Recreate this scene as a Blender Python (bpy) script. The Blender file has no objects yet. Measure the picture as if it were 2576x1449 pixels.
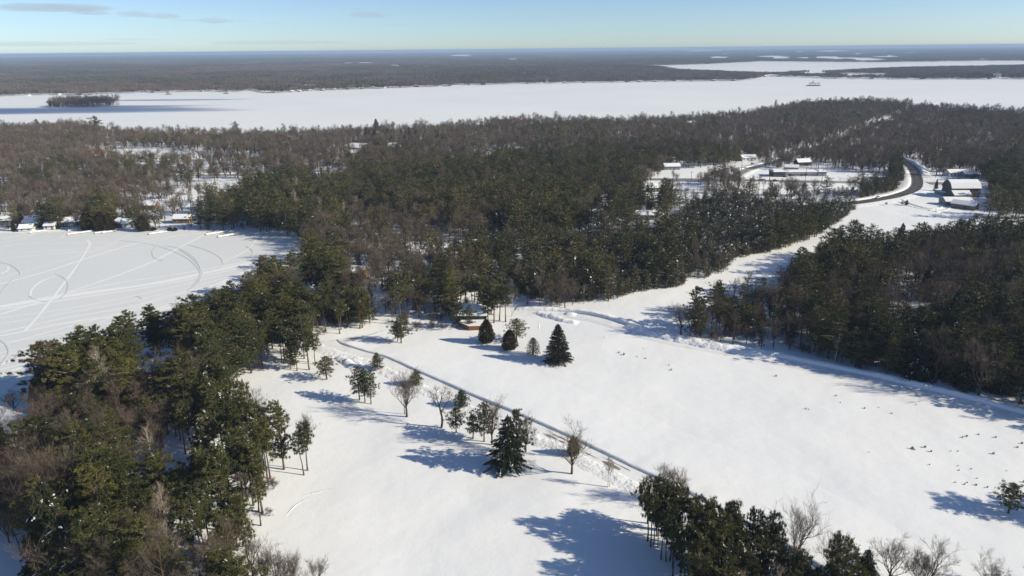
import bpy, math, random
import numpy as np
from mathutils import Matrix, Vector

R = math.radians
rng = np.random.default_rng(7)
random.seed(7)
C = bpy.context.scene
COL = C.collection

# ------------------------------------------------------------------ camera
CAM_H, FPX = 110.0, 725.0                       # flying height in metres, focal length in pixels of a 1024 wide frame
GROUND_R = 30000.0
PITCH = math.atan(236 / FPX) + math.atan(CAM_H / GROUND_R)
ROLL = math.atan(10 / 1024.0)
cp_, sp_ = math.cos(PITCH), math.sin(PITCH)
cr_, sr_ = math.cos(ROLL), math.sin(ROLL)
right0, up0, fwd0 = Vector((1, 0, 0)), Vector((0, sp_, cp_)), Vector((0, cp_, -sp_))
cam = bpy.data.cameras.new('camera'); camo = bpy.data.objects.new('camera', cam); COL.objects.link(camo)
rx = right0 * cr_ - up0 * sr_; ux = right0 * sr_ + up0 * cr_; bx_ = -fwd0
camo.matrix_world = Matrix(((rx.x, ux.x, bx_.x, 0), (rx.y, ux.y, bx_.y, 0), (rx.z, ux.z, bx_.z, CAM_H), (0, 0, 0, 1)))
cam.sensor_width = 36; cam.lens = 36 * FPX / 1024
cam.clip_start = 1.0; cam.clip_end = 90000
C.camera = camo

# ------------------------------------------------------------------ sky, sun, exposure
SUN_EL, SUN_AZ = R(27), R(-12)                  # the sun stands low over the east, a little behind the camera
w = bpy.data.worlds.new('World'); C.world = w; w.use_nodes = True
nt = w.node_tree; nt.nodes.clear()
sky = nt.nodes.new('ShaderNodeTexSky'); sky.sky_type = 'NISHITA'; sky.sun_disc = False
sky.sun_elevation = SUN_EL; sky.sun_rotation = math.pi / 2 - SUN_AZ
sky.altitude = 200; sky.air_density = 0.65; sky.dust_density = 0.32; sky.ozone_density = 2.4
tint = nt.nodes.new('ShaderNodeMix'); tint.data_type = 'RGBA'; tint.blend_type = 'MULTIPLY'; tint.inputs[0].default_value = 1
tint.inputs[7].default_value = (0.99, 1.05, 1.11, 1)
bg = nt.nodes.new('ShaderNodeBackground'); bg.inputs[1].default_value = 0.098
wo = nt.nodes.new('ShaderNodeOutputWorld')
nt.links.new(sky.outputs[0], tint.inputs[6]); nt.links.new(tint.outputs[2], bg.inputs[0]); nt.links.new(bg.outputs[0], wo.inputs[0])
sd = bpy.data.lights.new('sun', 'SUN'); sd.energy = 5.0; sd.angle = R(0.55); sd.color = (1.0, 0.905, 0.705)
so = bpy.data.objects.new('sun', sd); COL.objects.link(so)
sdir = Vector((math.cos(SUN_EL) * math.cos(SUN_AZ), math.cos(SUN_EL) * math.sin(SUN_AZ), math.sin(SUN_EL)))
so.rotation_euler = sdir.to_track_quat('Z', 'Y').to_euler(); so.location = (0, 0, 400)
C.view_settings.view_transform = 'Standard'; C.view_settings.look = 'None'
C.view_settings.exposure = 0.29; C.view_settings.gamma = 1; C.view_settings.use_curve_mapping = False
C.cycles.max_bounces = 6; C.cycles.diffuse_bounces = 3; C.cycles.glossy_bounces = 1; C.cycles.transmission_bounces = 2
C.cycles.volume_bounces = 0; C.cycles.transparent_max_bounces = 8

# ------------------------------------------------------------------ where a spot of the view lies on the land
def ray(dx, dy):
    x = np.asarray(dx, float) * 1024 / 2576 - 512; y = 288 - np.asarray(dy, float) * 1024 / 2576
    x, y = cr_ * x + sr_ * y, -sr_ * x + cr_ * y
    return x, FPX * cp_ + y * sp_, -FPX * sp_ + y * cp_
def P(dx, dy, h=0.0):
    x, y, z = ray(dx, dy); t = (CAM_H - h) / np.maximum(-z, 1e-3)
    t = np.minimum(t, 29000 / np.hypot(x, y))
    return float(x * t), float(y * t)
def pix(X, Y, Z):
    X = np.asarray(X, float); Y = np.asarray(Y, float); Z = np.asarray(Z, float) - CAM_H
    u = Y * sp_ + Z * cp_; d = Y * cp_ - Z * sp_; x = X
    a, b = cr_ * x - sr_ * u, sr_ * x + cr_ * u
    d = np.where(d < 1, 1, d)
    return (a / d * FPX + 512) * 2576 / 1024, (288 - b / d * FPX) * 2576 / 1024
def tall(dx, dyb, dyt):                          # height of what stands at (dx, dyb) and reaches up to dyt
    X, Y = P(dx, dyb); x, y, z = ray(dx, dyt)
    return max(0.3, CAM_H + float(z) * Y / float(y))
def G(pts):                                      # outline on the ground; a third number is the height the point was seen at
    return np.array([P(p[0], p[1], p[2] if len(p) > 2 else 0) for p in pts])
def inside(poly, x, y):
    r = np.zeros(np.shape(x), bool); n = len(poly); j = n - 1
    for i in range(n):
        xi, yi = poly[i]; xj, yj = poly[j]
        c = ((yi > y) != (yj > y)) & (x < (xj - xi) * (y - yi) / (yj - yi + 1e-12) + xi)
        r ^= c; j = i
    return r
def dist_to(poly, x, y, closed=True):
    d = np.full(np.shape(x), 1e9); n = len(poly)
    for i in range(n if closed else n - 1):
        a = poly[i]; b = poly[(i + 1) % n]; ab = b - a; L = ab @ ab + 1e-9
        t = np.clip(((x - a[0]) * ab[0] + (y - a[1]) * ab[1]) / L, 0, 1)
        d = np.minimum(d, np.hypot(x - a[0] - t * ab[0], y - a[1] - t * ab[1]))
    return d
def vnoise(x, y, seed=0):
    x = np.asarray(x, float) + seed * 17.31; y = np.asarray(y, float) + seed * 9.17
    xi = np.floor(x).astype(np.int64); yi = np.floor(y).astype(np.int64); fx = x - xi; fy = y - yi
    fx = fx * fx * (3 - 2 * fx); fy = fy * fy * (3 - 2 * fy)
    def h(a, b):
        n = (a * 374761393 + b * 668265263 + seed * 1442695041) & 0xffffffff
        n = ((n ^ (n >> 13)) * 1274126177) & 0xffffffff
        return ((n ^ (n >> 16)) & 0xffff) / 65535.0
    return (h(xi, yi) * (1 - fx) + h(xi + 1, yi) * fx) * (1 - fy) + (h(xi, yi + 1) * (1 - fx) + h(xi + 1, yi + 1) * fx) * fy
def smooth(pts, step=3.0):
    pts = np.array(pts, float); out = []
    for i in range(len(pts) - 1):
        p0 = pts[max(i - 1, 0)]; p1 = pts[i]; p2 = pts[i + 1]; p3 = pts[min(i + 2, len(pts) - 1)]
        n = max(2, int(np.hypot(*(p2 - p1)) / step)); t = np.linspace(0, 1, n, endpoint=False)[:, None]
        out.append(.5 * (2 * p1 + (p2 - p0) * t + (2 * p0 - 5 * p1 + 4 * p2 - p3) * t ** 2 + (3 * p1 - p0 - 3 * p2 + p3) * t ** 3))
    out.append(pts[-1][None]); return np.vstack(out)

# outlines of the frozen lakes
BAY = G([(-600, 1150), (-260, 1040), (-60, 1090), (35, 1050), (85, 985, 4), (150, 930, 8), (225, 900, 8), (300, 860, 8), (400, 830, 8), (480, 800, 8), (560, 770, 8), (640, 700, 8), (720, 670, 4), (770, 640, 4),
         (775, 610), (740, 592), (640, 584), (560, 582), (450, 581), (300, 579), (150, 583), (0, 586), (-300, 590), (-900, 600)])
BIG = G([(-700, 305, 12), (0, 312, 12), (250, 322, 12), (600, 322, 12), (900, 315, 12), (1130, 306, 12), (1280, 290, 12), (1400, 286, 12), (1700, 288, 12), (1870, 276, 12), (1945, 264, 2), (1990, 256, 12), (2150, 246, 10),
         (2310, 268, 6), (2316, 272), (2330, 272), (2345, 256, 10), (2576, 268, 12), (2900, 280, 12), (3600, 290, 12), (3600, 202), (2576, 200), (2300, 201), (2100, 199), (2010, 195), (1930, 193), (1915, 199), (1870, 204), (1700, 206), (1300, 212),
         (1000, 222), (760, 231), (700, 235), (615, 236), (608, 232), (450, 232), (330, 236), (200, 240), (80, 240), (0, 246), (-500, 256), (-1200, 270)])
SECOND = G([(1625, 167), (1780, 163), (1850, 159), (1925, 155), (2080, 157), (2200, 158), (2400, 155), (2576, 154), (3200, 152), (3200, 157), (2700, 159, 0), (2576, 162, 12), (2450, 164, 12), (2300, 167, 12), (2160, 173, 12), (2080, 176, 12), (2010, 176, 12), (1950, 181, 12), (1860, 179, 12), (1760, 175, 12), (1700, 172, 12)])
def gz(x, y):
    x = np.asarray(x, float); y = np.asarray(y, float)
    r = np.hypot(x, y)
    n = 1.3 * vnoise(x / 70, y / 70, 1) + .6 * vnoise(x / 28, y / 28, 2) + .22 * vnoise(x / 11, y / 11, 3)
    m = np.clip(dist_to(BAY, x, y) / 25, 0, 1) * (~inside(BAY, x, y)) * np.clip((900 - r) / 300, 0, 1)
    return n * m

# ------------------------------------------------------------------ mesh and object helpers
def mesh_from(name, V, F, mats, mi=None, smooth_=False):
    me = bpy.data.meshes.new(name); V = np.asarray(V, np.float32); F = np.asarray(F, np.int32)
    k = F.shape[1]
    me.vertices.add(len(V)); me.vertices.foreach_set('co', V.ravel())
    me.loops.add(F.size); me.loops.foreach_set('vertex_index', F.ravel())
    me.polygons.add(len(F)); me.polygons.foreach_set('loop_start', np.arange(0, F.size, k, dtype=np.int32)); me.polygons.foreach_set('loop_total', np.full(len(F), k, np.int32))
    for m in mats: me.materials.append(m)
    if mi is not None: me.polygons.foreach_set('material_index', np.asarray(mi, np.int32))
    if smooth_: me.polygons.foreach_set('use_smooth', np.ones(len(F), bool))
    me.update(calc_edges=True); return me
def link(name, me, parent=None, loc=(0, 0, 0), rz=0.0, s=None):
    o = bpy.data.objects.new(name, me); COL.objects.link(o); o.parent = parent; o.location = loc; o.rotation_euler = (0, 0, rz)
    if s is not None: o.scale = (s, s, s) if np.isscalar(s) else s
    return o
def tag(o, label=None, cat=None, group=None, kind=None):
    if label: o['label'] = label
    if cat: o['category'] = cat
    if group: o['group'] = group
    if kind: o['kind'] = kind
    return o
class MB:
    """collects boxes, quads and tubes for one mesh"""
    def __init__(s): s.v = []; s.f = []
    def quad(s, a, b, c, d):
        n = len(s.v); s.v += [a, b, c, d]; s.f.append((n, n + 1, n + 2, n + 3)); return s
    def tri(s, a, b, c): return s.quad(a, b, c, c)
    def box(s, x0, x1, y0, y1, z0, z1):
        n = len(s.v); s.v += [(x, y, z) for z in (z0, z1) for y in (y0, y1) for x in (x0, x1)]
        s.f += [tuple(n + i for i in q) for q in ((0, 2, 3, 1), (4, 5, 7, 6), (0, 1, 5, 4), (2, 6, 7, 3), (0, 4, 6, 2), (1, 3, 7, 5))]; return s
    def prism(s, ring0, ring1):
        n = len(s.v); k = len(ring0); s.v += list(ring0) + list(ring1)
        for i in range(k): s.f.append((n + i, n + (i + 1) % k, n + k + (i + 1) % k, n + k + i))
        for i in range(1, k - 1): s.f.append((n, n + i + 1, n + i, n + i)); s.f.append((n + k, n + k + i, n + k + i + 1, n + k + i + 1))
        return s
    def mesh(s, name, m):
        me = bpy.data.meshes.new(name)
        me.from_pydata([tuple(map(float, v)) for v in s.v], [], [tuple(dict.fromkeys(f)) for f in s.f]); me.materials.append(m); me.update(); return me

# ------------------------------------------------------------------ materials
def mat(name, col, rough=.9, vary=None, noise=None, bump=None, island=0.0, spec=0.2):
    m = bpy.data.materials.new(name); m.use_nodes = True; t = m.node_tree; b = t.nodes['Principled BSDF']
    b.inputs['Base Color'].default_value = (*col, 1); b.inputs['Roughness'].default_value = rough; b.inputs['Specular IOR Level'].default_value = spec
    src = None
    def rgb(c): n = t.nodes.new('ShaderNodeRGB'); n.outputs[0].default_value = (*c, 1); return n.outputs[0]
    if vary:                                      # each tree or house its own tone
        oi = t.nodes.new('ShaderNodeObjectInfo'); mx = t.nodes.new('ShaderNodeMix'); mx.data_type = 'RGBA'
        mx.inputs[6].default_value = (*col, 1); mx.inputs[7].default_value = (*vary, 1); t.links.new(oi.outputs['Random'], mx.inputs[0]); src = mx.outputs[2]
    if noise:                                     # (second colour, scale, lo, hi)
        tc = t.nodes.new('ShaderNodeTexCoord'); nz = t.nodes.new('ShaderNodeTexNoise'); nz.inputs['Scale'].default_value = noise[1]; nz.inputs['Detail'].default_value = 4
        t.links.new(tc.outputs['Object'], nz.inputs['Vector'])
        mr = t.nodes.new('ShaderNodeMapRange'); mr.inputs[1].default_value = noise[2]; mr.inputs[2].default_value = noise[3]; t.links.new(nz.outputs['Fac'], mr.inputs[0])
        mx = t.nodes.new('ShaderNodeMix'); mx.data_type = 'RGBA'; mx.inputs[7].default_value = (*noise[0], 1); t.links.new(mr.outputs[0], mx.inputs[0])
        if src: t.links.new(src, mx.inputs[6])
        else: mx.inputs[6].default_value = (*col, 1)
        src = mx.outputs[2]
    if island:
        ge = t.nodes.new('ShaderNodeNewGeometry'); mr = t.nodes.new('ShaderNodeMapRange'); mr.inputs[3].default_value = 1 - island; mr.inputs[4].default_value = 1 + island
        t.links.new(ge.outputs['Random Per Island'], mr.inputs[0])
        mx = t.nodes.new('ShaderNodeVectorMath'); mx.operation = 'SCALE'; t.links.new(mr.outputs[0], mx.inputs['Scale'])
        if src: t.links.new(src, mx.inputs[0])
        else: mx.inputs[0].default_value = col
        src = mx.outputs[0]
    if src: t.links.new(src, b.inputs['Base Color'])
    if bump:                                      # [(scale, strength, distance)]
        prev = None; tc = t.nodes.new('ShaderNodeTexCoord')
        for sc, st, di in bump:
            nz = t.nodes.new('ShaderNodeTexNoise'); nz.inputs['Scale'].default_value = sc; nz.inputs['Detail'].default_value = 3; t.links.new(tc.outputs['Object'], nz.inputs['Vector'])
            bp = t.nodes.new('ShaderNodeBump'); bp.inputs['Strength'].default_value = st; bp.inputs['Distance'].default_value = di; t.links.new(nz.outputs['Fac'], bp.inputs['Height'])
            if prev: t.links.new(prev, bp.inputs['Normal'])
            prev = bp.outputs[0]
        t.links.new(prev, b.inputs['Normal'])
    return m
M = {}
M['snow'] = mat('snow', (.84, .85, .86), .7, noise=((.80, .82, .85), .03, .4, .7), bump=[(.05, .35, 1.2), (.28, .22, .35), (1.3, .3, .10)])
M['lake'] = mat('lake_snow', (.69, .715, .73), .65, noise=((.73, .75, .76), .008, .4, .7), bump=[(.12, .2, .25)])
M['biglake'] = mat('wide_lake_snow', (.82, .84, .85), .65, noise=((.77, .80, .82), .004, .4, .7))
M['track'] = mat('packed_track_snow', (.85, .86, .865), .6)
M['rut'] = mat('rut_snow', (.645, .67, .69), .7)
M['packed'] = mat('packed_road_snow', (.80, .81, .82), .6, noise=((.68, .68, .68), .25, .45, .75), bump=[(.8, .5, .15)])
M['bank'] = mat('bank_snow', (.85, .86, .87), .7, bump=[(.5, .8, .6), (1.6, .6, .2)])
M['gravel'] = mat('gravel', (.20, .175, .14), .9, noise=((.42, .40, .37), .8, .45, .65))
M['asphalt'] = mat('asphalt', (.060, .057, .062), .75, noise=((.11, .105, .105), .15, .4, .7))
M['salted'] = mat('salted_asphalt', (.20, .19, .175), .85, noise=((.33, .32, .30), .06, .4, .7))
M['slush'] = mat('slush', (.62, .61, .58), .8, noise=((.40, .38, .35), .3, .45, .7))
M['line_white'] = mat('road_line_white', (.6, .6, .58)); M['line_yellow'] = mat('road_line_yellow', (.17, .14, .08))
M['needle_w'] = mat('white_pine_needles', (.040, .054, .019), .8, vary=(.118, .112, .032), island=.5)
M['needle_r'] = mat('red_pine_needles', (.050, .064, .022), .8, vary=(.104, .102, .032), island=.5)
M['needle_j'] = mat('jack_pine_needles', (.034, .052, .025), .8, vary=(.070, .082, .032), island=.5)
M['needle_s'] = mat('spruce_needles', (.022, .029, .014), .8, vary=(.038, .040, .016), island=.45)
M['needle_c'] = mat('cedar_sprays', (.042, .037, .014), .8, vary=(.058, .046, .017), island=.4)
M['clump'] = mat('branch_snow', (.84, .86, .88), .7)
M['bark'] = mat('dark_bark', (.065, .048, .038), .95, vary=(.10, .075, .056), bump=[(6, .6, .05)])
M['pbark'] = mat('pine_bark', (.085, .064, .050), .95, vary=(.15, .105, .072), bump=[(6, .6, .05)])
M['twig'] = mat('bare_twigs', (.090, .070, .056), .95, vary=(.185, .148, .112), island=.35)
M['twig2'] = mat('pale_twigs', (.16, .13, .10), .95, vary=(.22, .175, .125), island=.35)
M['birch'] = mat('birch_bark', (.50, .46, .40), .8, noise=((.18, .14, .11), 2.0, .55, .68))
M['brush'] = mat('brush', (.075, .055, .042), .95, vary=(.14, .105, .07), island=.4)

# ------------------------------------------------------------------ tree meshes
def unit(a): return a / (np.linalg.norm(a, axis=-1, keepdims=True) + 1e-9)
def spikes(p, d, L, W, r):
    """long thin three-cornered faces from p along d"""
    n = len(p); d = unit(d); s = unit(np.cross(d, r.normal(size=(n, 3)))); L = np.broadcast_to(L, n)[:, None]; W = np.broadcast_to(W, n)[:, None]
    V = np.stack([p - s * W / 2, p + s * W / 2, p + d * L], 1).reshape(-1, 3); return V, np.arange(n * 3).reshape(n, 3)
def tubes(a, b, ra, rb, k=3):
    n = len(a); d = unit(b - a); t = np.where(np.abs(d[:, 2:3]) > .9, np.array([[1., 0, 0]]), np.array([[0., 0, 1.]])); u = unit(np.cross(d, t)); v = np.cross(d, u)
    an = np.arange(k) * 2 * math.pi / k; ring = u[:, None] * np.cos(an)[None, :, None] + v[:, None] * np.sin(an)[None, :, None]
    A = a[:, None] + ring * ra[:, None, None]; B = b[:, None] + ring * rb[:, None, None]
    V = np.concatenate([A, B], 1).reshape(-1, 3); base = np.arange(n)[:, None, None] * 2 * k; i = np.arange(k); j = (i + 1) % k
    F = np.stack([np.stack([i, j, k + j], 1), np.stack([i, k + j, k + i], 1)], 0).reshape(-1, 3)
    return V, (base + F[None]).reshape(-1, 3)
def join(parts):                                  # [(V, F, material index)]
    V = []; F = []; mi = []; n = 0
    for v, f, m in parts:
        if len(f) == 0: continue
        V.append(v); F.append(f + n); mi.append(np.full(len(f), m)); n += len(v)
    return np.vstack(V), np.vstack(F), np.concatenate(mi)
def stem(h, r0, r, lean=.02, n=6, k=7, bend=0.0):
    z = np.linspace(0, h, n + 1); x = np.cumsum(r.normal(0, lean * h / n * 2.2, n + 1)); y = np.cumsum(r.normal(0, lean * h / n * 2.2, n + 1)); x -= x[0]; y -= y[0]
    x = x + bend * np.sin(z / h * math.pi * 1.5)
    p = np.stack([x, y, z], 1); rad = r0 * (1 - z / h) ** .85 + .015; rad[0] *= 1.25
    return p, rad
def at_h(p, z):
    return np.stack([np.interp(z, p[:, 2], p[:, 0]), np.interp(z, p[:, 2], p[:, 1]), z], 1)

def conifer(kind, h, seed, lod):
    r = np.random.default_rng(seed); q = (1., .22, .045)[lod]; fat = (1., 1.9, 4.2)[lod]; low = lod == 2
    r0 = h * .0125 + .05; p, rad = stem(h, r0, r, .012 if kind != 'rpine' else .02, 4 if low else 7)
    trunk = tubes(p[:-1], p[1:], rad[:-1], rad[1:], 3 if low else (5 if lod else 7))
    par = {'wpine': dict(base=.20, sp=.052, per=6, Lm=.25, rise=.14, nl=62, ll=.50, lw=.072, snow=.003, plate=.34),
           'lpine': dict(base=.24, sp=.062, per=6, Lm=.27, rise=.16, nl=72, ll=.46, lw=.07, snow=.003, plate=.44),
           'rpine': dict(base=.52, sp=.042, per=5, Lm=.165, rise=.26, nl=52, ll=.44, lw=.072, snow=.008, plate=.46),
           'jpine': dict(base=.08, sp=.055, per=7, Lm=.30, rise=.22, nl=46, ll=.40, lw=.075, snow=.034, plate=.42),
           'spruce': dict(base=.04, sp=.034, per=9, Lm=.285, rise=-.34, nl=56, ll=.46, lw=.08, snow=.008, plate=.22),
           'dspruce': dict(base=.03, sp=.020, per=8, Lm=.30, rise=-.16, nl=34, ll=.40, lw=.085, snow=.0, plate=.22)}[kind]
    z = np.arange(par['base'] * h, h * .985, par['sp'] * h * (1 if lod < 2 else 1.6)); zz = []; az = []
    for k, zi in enumerate(z):
        m = r.integers(par['per'] - 1, par['per'] + 2); zz += list(zi + r.normal(0, par['sp'] * h * .25, m)); az += list(r.uniform(0, 6.283) + np.arange(m) * 6.283 / m + r.normal(0, .25, m))
    zz = np.clip(np.array(zz), par['base'] * h * .9, h * .985); az = np.array(az); t = (zz - par['base'] * h) / (h * (1 - par['base']))
    if kind in ('spruce', 'dspruce'): prof = (1 - t) ** .82 * (1 + .0 * t) + .03
    elif kind in ('wpine', 'lpine'): prof = np.interp(t, [0, .12, .4, .75, 1], [.55, .85, 1.0, .68, .14])
    elif kind == 'rpine': prof = np.interp(t, [0, .25, .6, .85, 1], [.55, .95, 1.0, .75, .25])
    else: prof = np.interp(t, [0, .15, .5, 1], [.7, 1.0, .8, .12])
    irr = {'lpine': .36, 'wpine': .42, 'rpine': .40, 'jpine': .22, 'spruce': .17, 'dspruce': .10}[kind]
    L = par['Lm'] * h * prof * np.clip(1 + r.normal(0, irr, len(zz)), .25, 1.7)
    side = 1 + .35 * np.cos(az - r.uniform(0, 6.28)) * (kind in ('wpine', 'rpine'))
    L = L * side
    rise = par['rise'] + r.normal(0, .10, len(zz)) + (t * .35 if kind not in ('spruce', 'dspruce') else t * .45)
    d = unit(np.stack([np.cos(az), np.sin(az), rise], 1)); o = at_h(p, zz)
    parts = [(*tubes(o, o + d * L[:, None] * .9, .02 * L + .04, np.full(len(L), .02), 3), 1)] if not low else []
    # needles gather in plates along the outer part of each bough
    n = np.maximum(1, (par['nl'] * q * (L / (par['Lm'] * h)) * (1.25 if not low else 1.6) * (1.0 if h > 12 else .9)).astype(int) + r.integers(0, 2, len(L)))
    if lod == 0: n = (n * 3 * min(1.05, .50 + h / 30)).astype(int) + 1
    idx = np.repeat(np.arange(len(L)), n); u = r.uniform(.22 if kind != 'rpine' else .42, 1.03, len(idx)) ** .8
    lat = np.stack([-np.sin(az[idx]), np.cos(az[idx]), np.zeros(len(idx))], 1); Li = L[idx]
    # sub-clumps along the bough: needles bunch about a few spots
    nb = 4; bun = np.floor(u * nb) / nb + .5 / nb; jit = r.uniform(-.5, .5, len(L) * (nb + 2))[idx * (nb + 2) + np.floor(u * nb).astype(int)]
    if kind in ('rpine', 'wpine', 'jpine', 'lpine'): u = bun + (u - bun) * .55; latoff = jit * par['plate'] * Li * 1.3 + r.normal(0, .22, len(idx)) * par['plate'] * Li * .8
    else: latoff = r.normal(0, .5, len(idx)) * par['plate'] * Li * (1.1 - u)
    droop = -.10 * Li * u * u if kind != 'spruce' else -.10 * Li * u ** 2
    pt = o[idx] + d[idx] * (Li * u)[:, None] + lat * latoff[:, None]; pt[:, 2] += droop + r.normal(0, .10 if kind != 'rpine' else .16, len(idx)) * (1 + .02 * h)
    if kind == 'spruce': dn = r.normal(0, .45, (len(idx), 3)) + np.array([0, 0, -1.0]) + d[idx] * .6
    elif kind == 'dspruce': dn = r.normal(0, .5, (len(idx), 3)) + d[idx] * 1.0 + np.array([0, 0, .1])
    else: dn = r.normal(0, .62, (len(idx), 3)) + d[idx] * .55 + np.array([0, 0, .35])
    s = h / 16 if h > 9 else .62
    ll = par['ll'] * (.80 if lod == 0 else 1) * fat ** .75 * s * r.uniform(.7, 1.4, len(idx)); lw = par['lw'] * fat * (1.35 if lod == 0 else 2.0) * s * r.uniform(.7, 1.3, len(idx))
    parts.append((*spikes(pt, dn, ll, lw, r), 0))
    # leader
    m = max(3, int(40 * q)); zt = h * r.uniform(.93, 1.0, m); parts.append((*spikes(at_h(p, zt), r.normal(0, .5, (m, 3)) + np.array([0, 0, .7]), .45 * s * fat ** .6, .12 * fat * s, r), 0))
    # snow lying on the boughs
    ns = int(len(idx) * par['snow'] * (.9 if lod == 0 else 1.1))
    if ns:
        bo = r.choice(len(L), max(2, int(len(L) * .16))); pool = np.where(np.isin(idx, bo))[0]; c = r.choice(pool, ns) if len(pool) else r.choice(len(idx), ns); c0 = pt[c] + np.array([0, 0, .12]); a = r.uniform(0, 6.28, ns); w_ = r.uniform(.07, .22, ns) * fat ** (1.35 if lod == 1 else .6) * s
        ex = (d[idx[c]] * .8 + r.normal(0, .25, (ns, 3))) * w_[:, None] * 2.2; ey = (lat[c] + r.normal(0, .2, (ns, 3))) * w_[:, None] * .7
        top = c0 + np.array([0, 0, .07])
        V = np.stack([c0 - ex, c0 + ey, c0 + ex, c0 - ey, top], 1).reshape(-1, 3); b = np.arange(ns)[:, None, None] * 5
        F = (b + np.array([[0, 3, 4], [3, 2, 4], [2, 1, 4], [1, 0, 4]])[None]).reshape(-1, 3); parts.append((V, F, 2))
    return (*trunk, np.zeros(len(trunk[1]), int)), join(parts)

def cedar(h, seed, lod, sparse=False):
    r = np.random.default_rng(seed); q = (1, .25, .05)[lod]; fat = (1, 1.9, 4)[lod]
    p, rad = stem(h, .16, r, .006, 4); trunk = tubes(p[:-1], p[1:], rad[:-1], rad[1:], 4)
    n = int((8200 if not sparse else 1700) * q); t = r.uniform(0, 1, n) ** 1.15; a = r.uniform(0, 6.283, n)
    prof = np.interp(t, [0, .12, .35, .7, .92, 1], [.72, .95, 1.0, .66, .27, .04]); lump = 1 + .13 * np.sin(a * 5 + t * 9 + seed) + .08 * np.sin(a * 11 - t * 23)
    rr = h * .27 * prof * lump * r.uniform(.12, 1.03, n) ** .5
    pt = np.stack([np.cos(a) * rr, np.sin(a) * rr, .03 * h + t * h * .95], 1); dn = np.stack([np.cos(a) * .55, np.sin(a) * .55, np.full(n, 1.0)], 1) + r.normal(0, .4, (n, 3))
    s = h / 10
    parts = [(*spikes(pt, dn, r.uniform(.25, .6, n) * s * fat ** .7, r.uniform(.14, .26, n) * fat * s, r), 0)]
    if sparse:
        m = 300; a = r.uniform(0, 6.283, m); zt = r.uniform(.05, .8, m) * h; parts.append((*spikes(at_h(p, zt), np.stack([np.cos(a), np.sin(a), r.uniform(.5, 1.6, m)], 1), h * .28, .06, r), 1))
    return (*trunk, np.zeros(len(trunk[1]), int)), join(parts)

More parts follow.
